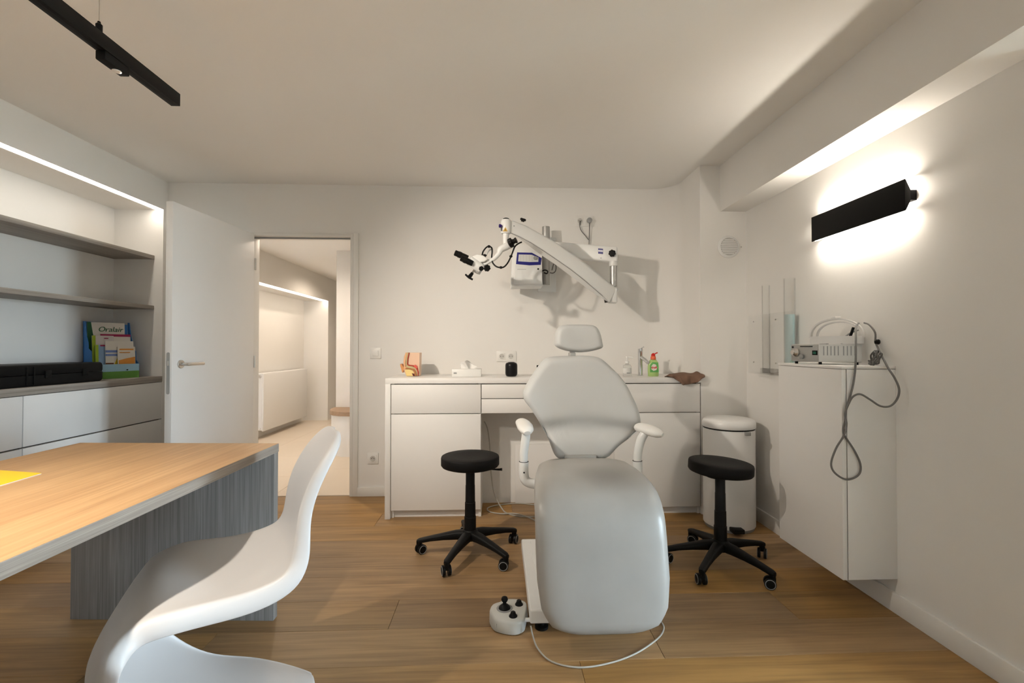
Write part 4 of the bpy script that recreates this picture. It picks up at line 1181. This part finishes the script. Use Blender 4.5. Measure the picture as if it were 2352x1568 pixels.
ear('bone_band', [(588, 158), (616, 158), (596, 240), (590, 320), (620, 345), (690, 360), (720, 385), (745, 430), (752, 490), (735, 490), (722, 430), (700, 395), (640, 385), (585, 372), (570, 320), (576, 230)], ye - 0.007, ye, BONE)
ear('tissue_band', [(575, 372), (640, 380), (690, 392), (715, 425), (728, 490), (705, 490), (696, 440), (672, 405), (620, 392), (560, 392)], ye - 0.009, ye, BRN)
ear('red_lining', [(612, 160), (626, 160), (606, 250), (602, 325), (640, 335), (690, 340), (738, 372), (758, 440), (752, 490), (742, 490), (738, 430), (715, 380), (670, 352), (612, 345), (590, 330), (596, 240)], ye - 0.010, ye, REDM)
ear('fat_pad', [(556, 398), (620, 396), (668, 412), (690, 450), (700, 492), (582, 492)], ye - 0.006, ye, FAT)
ear('dark_cavity', [(658, 450), (690, 458), (700, 490), (676, 490)], ye - 0.009, ye, mat('model_dark_red', lin(92, 24, 28), 0.4))
ear('pinna', [(486, 322), (505, 318), (525, 350), (550, 372), (548, 400), (530, 425), (524, 446), (514, 440), (505, 400), (492, 360)], ye + 0.005, ye + 0.06, mat('model_pinna', lin(214, 148, 92), 0.4))
ear('cochlea', [(690, 340), (712, 330), (735, 350), (742, 378), (720, 385), (698, 366)], ye - 0.016, ye, mat('model_coral', lin(214, 92, 78), 0.4))

def on_top(px, Y):  # x position on the worktop
    return at(px, 860, Y=Y).x
# tissue box
yt = 3.36
x0, x1 = at(1038, 855, Y=yt).x, at(1105, 855, Y=yt).x
tb_ = thing('tissue_box', 'flat white tissue box with a tissue pulled up, on the worktop', 'tissue box', ((x0 + x1) / 2, yt + 0.055, WT))
MB().box((x0, yt, WT), (x1, yt + 0.115, WT + 0.054)).build('box', W_PLAST, tb_, bevel=0.003)
MB().box((x0 + 0.012, yt - 0.0006, WT + 0.020), (x0 + 0.034, yt, WT + 0.031)).build('print', GREY_PL, tb_, smooth=False)
rows = []
for j in range(9):
    v = j / 8
    r = []
    for i in range(17):
        a = i / 16
        x = (a - 0.5) * (0.09 + 0.05 * v) + 0.010 * math.sin(5 * a + 2 * v)
        y = 0.055 + 0.022 * math.sin(9 * a + 1.5 * v) * (0.3 + v)
        z = WT + 0.050 + v * (0.062 - 0.045 * (2 * a - 0.9) ** 2 + 0.006 * math.sin(14 * a))
        r.append(Vector(((x0 + x1) / 2 + 0.004 + x, yt + y, z)))
    rows.append(r)
ts = MB().grid(rows).build('tissue', mat('tissue_paper', (0.82, 0.81, 0.79, 1), 0.8), tb_, angle=180)
sm = ts.modifiers.new('thickness', 'SOLIDIFY'); sm.thickness = 0.0012
# small black speaker
ys = 3.38
sx = on_top(1174.5, ys)
spk = thing('speaker', 'small black rounded cylinder speaker on the worktop', 'speaker', (sx, ys, WT))
r_ = 0.044
MB().lathe([(0.026, 0.0), (0.036, 0.003), (0.0415, 0.012), (r_, 0.024), (r_, 0.080), (0.0415, 0.091), (0.036, 0.098), (0.027, 0.101), (0.004, 0.102)], (sx, ys, WT), n=40).build('body', mat('speaker_black', (0.004, 0.004, 0.0045, 1), 0.3, spec=0.3), spk, angle=60)
MB().lathe([(0.024, 0.101), (0.022, 0.1035)], (sx, ys, WT), n=24).build('top_disc', BLACK, spk)
# small card stand half hidden behind the backrest
yk = 3.5
ck = at(1233, 842, Y=yk)
kd = thing('card_box', 'small white box with a dark corner, half hidden behind the backrest', 'box', (ck.x + 0.02, yk, WT))
MB().box((ck.x, yk, WT), (ck.x + 0.08, yk + 0.04, WT + 0.075)).build('box', W_PLAST, kd, bevel=0.002)
MB().box((ck.x - 0.0015, yk - 0.001, WT + 0.06), (ck.x + 0.02, yk + 0.0, WT + 0.076)).build('print', BLACK, kd, smooth=False)
# soap dispenser
yd_ = 3.40
dxp = on_top(1440.5, yd_)
sdp = thing('soap_dispenser', 'clear pump bottle of hand gel beside the tap', 'dispenser', (dxp, yd_, WT))
MB().lathe([(0.028, 0), (0.030, 0.004), (0.030, 0.070), (0.026, 0.080), (0.013, 0.088), (0.012, 0.096)], (dxp, yd_, WT), n=28).build('bottle', mat('clear_bottle', (0.90, 0.91, 0.90, 1), 0.12, trans=0.75, ior=1.2), sdp)
MB().lathe([(0.0308, 0.018), (0.0308, 0.058)], (dxp, yd_, WT), n=28).build('label', mat('pale_label', (0.72, 0.71, 0.69, 1), 0.5), sdp)
MB().box((dxp - 0.012, yd_ - 0.0315, WT + 0.020), (dxp + 0.012, yd_ - 0.030, WT + 0.026)).build('print', GREY_PL, sdp, smooth=False)
MB().lathe([(0.014, 0.094), (0.014, 0.108), (0.005, 0.110), (0.005, 0.135), (0.011, 0.136), (0.010, 0.142)], (dxp, yd_, WT), n=20).build('pump', W_PLAST, sdp)
MB().tube([(dxp, yd_, WT + 0.138), (dxp + 0.03, yd_ - 0.02, WT + 0.136), (dxp + 0.036, yd_ - 0.024, WT + 0.130)], 0.004, n=8).build('spout', W_PLAST, sdp)
# tap
yp = 3.44
tx = on_top(1471, yp)
tp = thing('tap', 'chrome single-lever tap on the worktop', 'tap', (tx, yp, WT))
MB().lathe([(0.022, 0), (0.022, 0.004), (0.0175, 0.006), (0.0175, 0.168), (0.0185, 0.170), (0.0185, 0.196), (0.014, 0.200)], (tx, yp, WT), n=28).build('body', CHROME, tp)
MB().tube([(tx, yp, WT + 0.140), (tx + 0.018, yp - 0.06, WT + 0.118), (tx + 0.024, yp - 0.10, WT + 0.100)], 0.0125, n=16, smooth=3).build('spout', CHROME, tp)
MB().tube([(tx + 0.004, yp, WT + 0.192), (tx + 0.010, yp - 0.006, WT + 0.205), (tx + 0.019, yp - 0.02, WT + 0.213)], [0.006, 0.005, 0.004], n=10, smooth=2).build('lever', CHROME, tp)
# dish soap
yg = 3.36
gx = on_top(1500.5, yg)
gs = thing('dish_soap_bottle', 'green dish soap bottle with a red flip cap beside the tap', 'bottle', (gx, yg, WT))
def oval(prof, m, name, parent, n=32, flat=0.55):
    rr = [[Vector((gx + r * math.cos(2 * PI * i / n), yg + r * flat * math.sin(2 * PI * i / n), WT + h)) for i in range(n)] for r, h in prof]
    return MB().rings(rr).build(name, m, parent, angle=60)
oval([(0.036, 0), (0.0385, 0.004), (0.041, 0.04), (0.0405, 0.075), (0.036, 0.100), (0.027, 0.114), (0.019, 0.121)], mat('green_soap', lin(176, 206, 130), 0.2, coat=0.4), 'bottle', gs)
oval([(0.019, 0.121), (0.0195, 0.126), (0.0185, 0.142), (0.015, 0.146)], mat('cap_coral', lin(226, 104, 66), 0.35), 'collar', gs, flat=0.8)
oval([(0.013, 0.146), (0.016, 0.152), (0.012, 0.162), (0.004, 0.168)], mat('cap_red', lin(206, 30, 20), 0.3), 'cap', gs, flat=0.8)
MB().tube([(gx + 0.004, yg, WT + 0.156), (gx + 0.018, yg - 0.003, WT + 0.166), (gx + 0.030, yg - 0.004, WT + 0.171)], [0.005, 0.004, 0.005], n=10, smooth=3).build('flip_spout', MATS['cap_red'], gs)
lbm = mat('label_green', lin(104, 178, 96), 0.4)
def lab(name, pts, m, d):
    return MB().prism([Vector((gx + x, yg - 0.0232 - d, WT + z)) for x, z in pts], (0, 0.003, 0)).build(name, m, gs, smooth=False)
lab('label', [(-0.030, 0.030), (0.032, 0.030), (0.030, 0.100), (-0.012, 0.104), (-0.030, 0.085)], lbm, 0.0)
lab('label_badge', [(-0.022, 0.052), (-0.006, 0.040), (0.014, 0.046), (0.021, 0.064), (0.010, 0.086), (-0.008, 0.090), (-0.021, 0.074)], PAPER, 0.001)
text_part('lettering', 'dreft', 0.022, MATS['cap_red'], gs, (gx - 0.001, yg - 0.0248, WT + 0.064), (1, 0, 0), (0, 0, 1), 0.0004, bold=True)
# brown towel hanging over the worktop edge
TWL = mat('brown_cloth', lin(116, 90, 74), 0.95, noise=(30, 0.2), bump=0.8, bump_scale=300)
def lerp_tab(tab, x):
    for (x0, y0), (x1, y1) in zip(tab[:-1], tab[1:]):
        if x <= x1:
            return y0 + (y1 - y0) * max(0.0, (x - x0)) / (x1 - x0)
    return tab[-1][1]
top_t = [(0.0, 0.006), (0.10, 0.026), (0.22, 0.034), (0.45, 0.033), (0.62, 0.036), (0.78, 0.036), (0.86, 0.043), (0.95, 0.034), (1.0, 0.014)]
bot_t = [(0.0, 0.001), (0.10, -0.002), (0.17, -0.020), (0.30, -0.052), (0.45, -0.050), (0.60, -0.044), (0.72, -0.034), (0.84, -0.018), (0.93, -0.004), (1.0, 0.002)]
rows = []
nU, nV = 45, 17
for j in range(nV):
    v = j / (nV - 1)
    r = []
    for i in range(nU):
        u = i / (nU - 1)
        X = 1.185 + u * 0.247
        zt, zb = lerp_tab(top_t, u), lerp_tab(bot_t, u)
        rip = 0.5 + 0.5 * math.sin(13 * u + 1.2 + 2.5 * v)
        rip2 = math.sin(27 * u - 6 * v)
        if v < 0.3:
            a = v / 0.3
            p = Vector((X, 3.30 - 0.045 * a, WT + 0.003 + (zt - 0.003) * math.sin(a * PI / 2) * (0.75 + 0.25 * rip)))
        elif v < 0.6:
            a = (v - 0.3) / 0.3
            z1 = 0.012 + 0.010 * rip
            p = Vector((X, 3.255 - 0.072 * a, WT + 0.003 + zt * (0.75 + 0.25 * rip) * (1 - a) + min(z1, zt) * a))
        else:
            a = (v - 0.6) / 0.4
            z1 = min(0.015 + 0.010 * rip, zt)
            p = Vector((X + 0.012 * a * (0.4 - u), 3.183 - 0.010 * a - (0.026 * rip + 0.007 * rip2) * math.sin(a * PI * 0.6), WT + 0.003 + z1 * (1 - a) + zb * a))
        r.append(p)
    rows.append(r)
tw = MB().grid(rows).build('towel', TWL, angle=180)
sm = tw.modifiers.new('thickness', 'SOLIDIFY'); sm.thickness = 0.006
ss = tw.modifiers.new('smooth', 'SUBSURF'); ss.levels = 1; ss.render_levels = 1
tag(tw, 'crumpled brown towel hanging over the right end of the worktop', 'towel')
# cable in the knee space
cbk = MB().tube([Vector(p) for p in [(-0.10, 3.40, 0.62), (-0.075, 3.40, 0.56), (-0.058, 3.40, 0.42), (-0.052, 3.39, 0.28), (-0.030, 3.37, 0.12), (0.02, 3.32, 0.03), (0.07, 3.25, 0.005), (0.18, 3.19, 0.005), (0.30, 3.20, 0.005), (0.36, 3.28, 0.005), (0.30, 3.40, 0.005), (0.16, 3.46, 0.005), (0.02, 3.44, 0.005), (-0.07, 3.38, 0.005), (-0.06, 3.30, 0.005), (0.02, 3.25, 0.006), (0.14, 3.22, 0.012), (0.28, 3.05, 0.005), (0.35, 2.7, 0.005)]], 0.0042, n=8, smooth=6).build('chair_cable', CABLE_W)
tag(cbk, 'pale cable coiled on the floor of the knee space behind the left stool', 'cable')

# ================================================================== WALL-MOUNTED MICROSCOPE
ms_ = thing('microscope', 'white wall-mounted binocular microscope on a long jointed arm', 'microscope', (0.42, 3.68, 1.60))
def c3(x, y): return (1160 + x / 7.126, 500 + y / 7.126)
def c2_(x, y): return (1030 + x / 8.71, 480 + y / 8.71)
def slab(name, pts, Y, d, m, bevel=0.004, parent=ms_, seg=2):
    return MB().prism(px_poly(pts, Y), (0, d, 0)).build(name, m, parent, bevel=bevel, seg=seg)
def knob(name, px, py, Y, r, axis, h=0.022, parent=ms_, m=BLACK):
    p = at(px, py, Y=Y)
    return MB().lathe([(r * 0.55, 0), (r * 0.6, 0.006), (r, 0.008), (r, h), (r * 0.8, h + 0.004)], p, axis, 42, lobes=7, amp=0.08).build(name, m, parent)
# wall plate, pole, horizontal arm
a, b = at(1262, 545, Y=3.68), at(1277, 670, Y=3.68)
MB().box((0.315, 3.672, b.z), (b.x, BY, a.z)).build('wall_plate', MS_WHITE, ms_, bevel=0.003)
p0, p1 = at(1254, 654, Y=3.58), at(1254, 521, Y=3.58)
MB().cyl((p0.x, 3.58, p0.z), (p0.x, 3.58, p1.z), 0.030, n=28).build('pole', GREYMETAL, ms_)
for z in (p0.z + 0.05, p1.z - 0.09):
    MB().box((p0.x - 0.034, 3.575, z - 0.03), (p0.x + 0.034, 3.675, z + 0.03)).build('pole_bracket', MS_WHITE, ms_, bevel=0.006)
# the arm swings out of the wall towards the right
aL0, aL1 = at(1262, 553, Y=3.57), at(1262, 588, Y=3.57)
aR0, aR1 = at(1418, 566, Y=3.33), at(1418, 602, Y=3.33)
mb = MB()
th = Vector((0.02, 0.075, 0))
mb.rings([[aL0, aL1, aL1 + th, aL0 + th], [aR0 - Vector((0, 0, 0)), aR1, aR1 + th, aR0 + th]])
ha = mb.build('wall_arm', MS_WHITE, ms_, bevel=0.012, seg=3)
def arm_pt(t, v, d=0.0):
    top = aL0.lerp(aR0, t); bot = aL1.lerp(aR1, t)
    n = (aR0 - aL0).cross(Vector((0, 0, 1))).normalized()
    if n.y > 0: n = -n
    return top.lerp(bot, v) + n * d
def arm_patch(name, t0, t1, v0, v1, m, d=0.001):
    return MB().prism([arm_pt(t0, v0, d), arm_pt(t0, v1, d), arm_pt(t1, v1, d), arm_pt(t1, v0, d)], (arm_pt(0, 0, -0.001) - arm_pt(0, 0, 0))).build(name, m, ha, smooth=False)
arm_patch('blue_emblem', 0.730, 0.800, 0.22, 0.56, ZEISSBLUE)
arm_patch('emblem_band', 0.732, 0.798, 0.32, 0.43, mat('emblem_pale', (0.75, 0.75, 0.85, 1), 0.4), 0.0022)
kn = (arm_pt(0, 0, 1) - arm_pt(0, 0, 0))
pk = arm_pt(0.935, 0.48, 0.002)
MB().lathe([(0.012, 0), (0.024, 0.004), (0.024, 0.022), (0.018, 0.026)], pk, kn, 42, lobes=7, amp=0.08).build('clamp_knob', BLACK, ms_)
MB().cyl(arm_pt(0.77, 0.83, -0.001), arm_pt(0.77, 0.83, 0.002), 0.004, n=10).build('screw', GREY_PL, ha)
# elbow: metal tube
ec = at(1409, 630, Y=3.365)
e1, e2 = at(1409, 600, Y=3.365).z, at(1409, 664, Y=3.365).z
MB().cyl((ec.x, 3.365, e1), (ec.x, 3.365, e1 - 0.035), 0.031, n=28).build('elbow_cap', MS_WHITE, ms_)
MB().cyl((ec.x, 3.365, e2 + 0.02), (ec.x, 3.365, e1 - 0.03), 0.026, n=28).build('elbow_tube', GREYMETAL, ms_)
# long spring arm: from the elbow towards the room and up to the left
YL_, YR_ = 2.985, 3.33
up_px = [(100, 30), (330, 120), (590, 262), (860, 420), (1220, 672), (1480, 880), (1740, 1092), (1832, 1148)]
lo_px = [(45, 232), (210, 300), (440, 420), (700, 590), (1050, 830), (1330, 1050), (1600, 1285), (1700, 1390)]
def yy(px): return YL_ + (YR_ - YL_) * (px - 1160) / (1417 - 1160)
rr = []
for (u, l_) in zip(up_px, lo_px):
    pu, pl = c3(*u), c3(*l_)
    U, L_ = at(pu[0], pu[1], Y=yy(pu[0])), at(pl[0], pl[1], Y=yy(pl[0]))
    n = Vector((0.035, 0.075, 0))
    ins = (L_ - U) * 0.10
    rr.append([U + n * 0.25 + ins * -0.0, U + ins * 0.6, L_ - ins * 0.4, L_ + n * 0.15, L_ + n, U + n])
endp = [at(1417, 694, Y=3.33), at(1417, 664, Y=3.33)]
sa_ = MB().rings(rr).build('spring_arm', MS_WHITE, ms_, bevel=0.006, seg=3, angle=40)
U, L_ = endp[1], endp[0]
MB().prism([at(1398, 655, Y=3.325), at(1418, 661, Y=3.325), at(1418, 695, Y=3.325), at(1399, 694, Y=3.325)], (0.01, 0.085, 0)).build('arm_foot', MS_WHITE, ms_, bevel=0.008, seg=3)
slab('arm_foot_cap', [c3(1640, 1330), c3(1690, 1315), c3(1705, 1375), c3(1650, 1385)], 3.318, 0.04, BLACK, 0.002)
# dark line and channel under the arm
ch = []
for (l_) in lo_px[:-1]:
    pl = c3(*l_)
    ch.append(at(pl[0], pl[1], Y=yy(pl[0])))
MB().tube([p + Vector((0, -0.001, 0)) for p in ch], 0.0022, n=6, smooth=2).build('arm_seam', GREY_PL, ms_)
lw = [(150, 280), (330, 410), (560, 590), (830, 770), (1150, 1010), (1400, 1200), (1600, 1325)]
rr = []
for (l_, w_) in zip(lo_px[1:], lw):
    pl, pw = c3(*l_), c3(*w_)
    L_, W_ = at(pl[0], pl[1], Y=yy(pl[0]) + 0.012), at(pw[0], pw[1], Y=yy(pl[0]) + 0.03)
    rr.append([L_, W_, W_ + Vector((0.02, 0.04, 0.0)), L_ + Vector((0.03, 0.06, 0))])
MB().rings(rr).build('arm_channel', GREYMETAL if False else MS_WHITE, ms_, bevel=0.002)
sc1 = c3(147, 133); p = at(sc1[0], sc1[1], Y=yy(sc1[0]) - 0.002)
MB().lathe([(0.004, 0), (0.003, 0.004)], p, (0, -1, 0), 10).build('screw', GREY_PL, ms_)
# front joint with warning sticker
Yj = 2.985
jc = at(1161, 516, Y=Yj + 0.02)
jt, jbz = at(1161, 502, Y=Yj).z, at(1161, 534, Y=Yj).z
MB().lathe([(0.030, 0), (0.034, 0.006), (0.034, jt - jbz - 0.012), (0.028, jt - jbz)], (jc.x + 0.004, Yj + 0.03, jbz), n=32).build('front_joint', MS_WHITE, ms_)
st_ = MB().prism([at(1155, 531, Y=Yj - 0.006), at(1166, 531, Y=Yj - 0.006), at(1160.5, 521, Y=Yj - 0.006)], (0, 0.003, 0)).build('warning_sticker', mat('sticker_yellow', lin(214, 176, 92), 0.4), ms_, smooth=False)
MB().prism([at(1160, 529.5, Y=Yj - 0.007), at(1161, 529.5, Y=Yj - 0.007), at(1161, 525, Y=Yj - 0.007), at(1160, 525, Y=Yj - 0.007)], (0, 0.001, 0)).build('warning_mark', BLACK, st_, smooth=False)
MB().lathe([(0.020, 0), (0.020, 0.008), (0.012, 0.012)], (jc.x + 0.004, Yj + 0.03, jt), n=24).build('joint_cap', BLACK, ms_)
knob('balance_knob', 1200, 509, Yj + 0.03, 0.018, (0.3, -0.3, 1), 0.018)
vk = at(1153, 519, Y=Yj)
MB().lathe([(0.006, 0), (0.010, 0.006), (0.012, 0.014), (0.010, 0.020)], vk, (-1, -0.2, 0), 16).build('brake_knob', mat('violet_plastic', lin(40, 10, 110), 0.35), ms_)
MB().cyl(at(1151, 521, Y=Yj), at(1152, 530, Y=Yj), 0.003, n=8).build('brake_lever', BLACK, ms_)
# post and cranked link down to the head
MB().cyl(at(1162, 533, Y=Yj + 0.03), at(1162, 566, Y=Yj + 0.03), 0.019, n=24).build('post', MS_WHITE, ms_)
MB().tube([at(1180, 560, Y=3.0), at(1163, 566, Y=3.0), at(1150, 573, Y=2.995), at(1146, 582, Y=2.99), at(1136, 593, Y=2.985), at(1122, 601, Y=2.98), at(1110, 608, Y=2.98)], [0.018, 0.024, 0.022, 0.016, 0.014, 0.013, 0.012], n=16, smooth=4).build('cranked_link', MS_WHITE, ms_)
p = at(1168, 560, Y=2.98)
MB().lathe([(0.016, 0), (0.030, 0.006), (0.030, 0.026), (0.016, 0.032), (0.014, 0.046), (0.018, 0.048), (0.018, 0.058)], p, (0.9, -0.3, 0.38), 42, lobes=7, amp=0.06).build('link_knob', BLACK, ms_)
# head
Yh_ = 2.97
bd0, bd1 = at(1106, 617, Y=Yh_), at(1079, 599, Y=Yh_ - 0.02)
MB().lathe([(0.020, 0), (0.030, 0.006), (0.031, 0.03), (0.031, (bd1 - bd0).length), (0.026, (bd1 - bd0).length + 0.008)], bd0, bd1 - bd0, 28).build('head_body', MS_WHITE, ms_)
def eyepiece(x0, y0, x1, y1, Y0, Y1):
    a, b = at(x0, y0, Y=Y0), at(x1, y1, Y=Y1)
    L = (b - a).length
    MB().lathe([(0.017, -0.02), (0.0185, 0.0), (0.0185, L * 0.35), (0.0205, L * 0.38), (0.0205, L * 0.62), (0.0185, L * 0.66), (0.0185, L * 0.95), (0.014, L)], a, b - a, 24).build('eyepiece', BLACK, ms_)
eyepiece(1079, 602, 1058, 592, Yh_ - 0.045, Yh_ - 0.055)
eyepiece(1068, 590, 1044, 580, Yh_ + 0.01, Yh_ + 0.0)
MB().prism([at(x, y, Y=Yh_ - 0.02) for x, y in ((1080, 590), (1095, 584), (1110, 586), (1121, 595), (1112, 601), (1096, 603), (1084, 598))], (0.01, 0.06, 0)).build('beam_splitter', MS_WHITE, ms_, bevel=0.006, seg=3)
MB().prism([at(x, y, Y=Yh_ - 0.015) for x, y in ((1088, 618), (1100, 608), (1106, 615), (1098, 628), (1090, 626))], (0.01, 0.05, 0)).build('objective', GREYMETAL, ms_, bevel=0.004)
knob('focus_knob', 1117, 617, Yh_ - 0.02, 0.020, (0.3, -0.9, 0.1), 0.024)
knob('tilt_knob', 1104, 618, Yh_ - 0.03, 0.014, (0.3, -0.9, 0.1), 0.02)
knob('top_knob', 1113, 590, Yh_, 0.012, (0.1, -0.5, 0.8), 0.012)
MB().cyl(at(1089, 620, Y=Yh_ - 0.02), at(1085, 627, Y=Yh_ - 0.03), 0.007, n=12).build('handle_stem', STEEL, ms_)
MB().tube([at(1085, 627, Y=Yh_ - 0.03), at(1078, 636, Y=Yh_ - 0.04)], [0.010, 0.013], n=12, smooth=1).build('handle_grip', BLACK, ms_)
MB().tube([at(1069, 630, Y=Yh_ - 0.04), at(1077, 637, Y=Yh_ - 0.042), at(1086, 642, Y=Yh_ - 0.04)], [0.006, 0.007, 0.006], n=10).build('handle_bar', BLACK, ms_)
# leads between arm and head
MB().tube([at(*c2_(x, y), Y=d) for x, y, d in ((1465, 660, 3.0), (1400, 690, 2.99), (1330, 750, 2.98), (1285, 860, 2.97), (1250, 950, 2.97), (1190, 1070, 2.96), (1120, 1150, 2.95), (1050, 1170, 2.95), (960, 1150, 2.96), (890, 1080, 2.97), (865, 980, 2.98), (875, 850, 2.98), (865, 775, 2.97), (810, 745, 2.97), (760, 765, 2.97), (720, 810, 2.97), (690, 860, 2.97), (672, 930, 2.97))], 0.0048, n=10, smooth=4).build('lead', BLACK, ms_)
for x, y in ((1250, 945), (1050, 1168), (810, 748)):
    MB().sphere(at(*c2_(x, y), Y=2.965), 0.009, 12, 1.2, 1, 1).build('cable_clip', BLACK, ms_)
MB().tube([at(*c2_(x, y), Y=2.985) for x, y in ((870, 800), (820, 820), (780, 870), (750, 930))], 0.0045, n=10, smooth=4).build('lead', GREYMETAL, ms_)
# lamp box on the pole
Yx = 3.40
bx0, bx1 = at(1173, 655, Y=Yx), at(1246, 578, Y=Yx)
pb = MB().prism([at(1183, 578, Y=Yx), at(1245, 580, Y=Yx), at(1246, 652, Y=Yx), at(1180, 652, Y=Yx)], (0.0, 0.18, 0)).build('lamp_box', MS_WHITE, ms_, bevel=0.005, seg=3)
MB().prism([at(1176, 560, Y=Yx + 0.03), at(1206, 560, Y=Yx + 0.03), at(1240, 575, Y=Yx + 0.03), at(1247, 657, Y=Yx + 0.03), at(1174, 658, Y=Yx + 0.03)], (0.0, 0.16, 0)).build('lamp_box_case', MS_WHITE, ms_, bevel=0.005, seg=3)
def lb(name, pts, m, d):
    return MB().prism([at(*c3(x, y), Y=Yx) + Vector((0, -d, 0)) for x, y in pts], (0, d, 0)).build(name, m, pb, smooth=False)
lb('label_frame', [(198, 566), (440, 572), (600, 660), (584, 770), (400, 778), (180, 758)], ZEISSBLUE, 0.001)
lb('label_panel', [(224, 600), (430, 605), (548, 648), (545, 722), (400, 724), (214, 712)], mat('label_pale', (0.66, 0.67, 0.66, 1), 0.4), 0.0018)
for i in range(5):
    x = 250 + i * 48
    lb('label_tick', [(x, 600), (x + 4, 600), (x + 4, 712), (x, 712)], mat('label_tick_grey', (0.5, 0.5, 0.5, 1), 0.5), 0.0022)
q = at(*c3(495, 660), Y=Yx)
MB().lathe([(0.014, 0), (0.014, 0.010), (0.010, 0.013)], q, (0, -1, 0), 20).build('brightness_dial', GREY_PL, pb)
q = at(*c3(542, 838), Y=Yx)
MB().box(q + Vector((-0.006, -0.002, -0.006)), q + Vector((0.006, 0.0, 0.006))).build('switch', BLACK, pb, smooth=False)
lb('label_text', [(200, 838), (345, 840), (345, 848), (200, 846)], mat('label_print_grey', (0.45, 0.45, 0.45, 1), 0.5), 0.0010)
MB().tube([at(1246, 622, Y=3.47), at(1252, 620, Y=3.45), at(1258, 623, Y=3.46), at(1256, 628, Y=3.5), at(1250, 626, Y=3.52)], 0.005, n=8, smooth=4).build('lead', BLACK, ms_)
MB().tube([at(1263, 626, Y=3.6), at(1270, 627, Y=3.6), at(1276, 622, Y=3.58), at(1277, 610, Y=3.55), at(1272, 606, Y=3.55), at(1268, 620, Y=3.6)], 0.004, n=8, smooth=4).build('lead', CABLE_G, ms_)
# plugs and leads of the upper socket
zpl = us.z
pl = at(1354, 507, Y=BY - 0.03)
plg = MB().lathe([(0.019, 0), (0.021, 0.01), (0.020, 0.028), (0.012, 0.032)], (us.x + 0.036, BY - 0.012, us.z), (0, -1, 0), 24).build('mains_plug', GREY_PL)
tag(plg, 'round grey mains plug in the high socket above the microscope', 'plug')
MB().tube([(us.x + 0.036, BY - 0.035, us.z - 0.01), (us.x + 0.036, BY - 0.03, us.z - 0.05), (us.x + 0.037, BY - 0.02, us.z - 0.09), (us.x + 0.033, BY - 0.02, us.z - 0.21)], [0.007, 0.004, 0.0035, 0.0035], n=8).build('lead', CABLE_G, plg)
l2 = MB().tube([(us.x - 0.035, BY - 0.014, us.z - 0.002), (us.x - 0.040, BY - 0.02, us.z - 0.04), (us.x - 0.028, BY - 0.02, us.z - 0.08), (us.x + 0.010, BY - 0.016, us.z - 0.125), (us.x + 0.030, BY - 0.02, us.z - 0.152)], [0.006, 0.0035, 0.0035, 0.0035, 0.0035], n=8).build('thin_lead', CABLE_G)
tag(l2, 'thin dark lead curving from the high socket to the plug cable', 'cable')
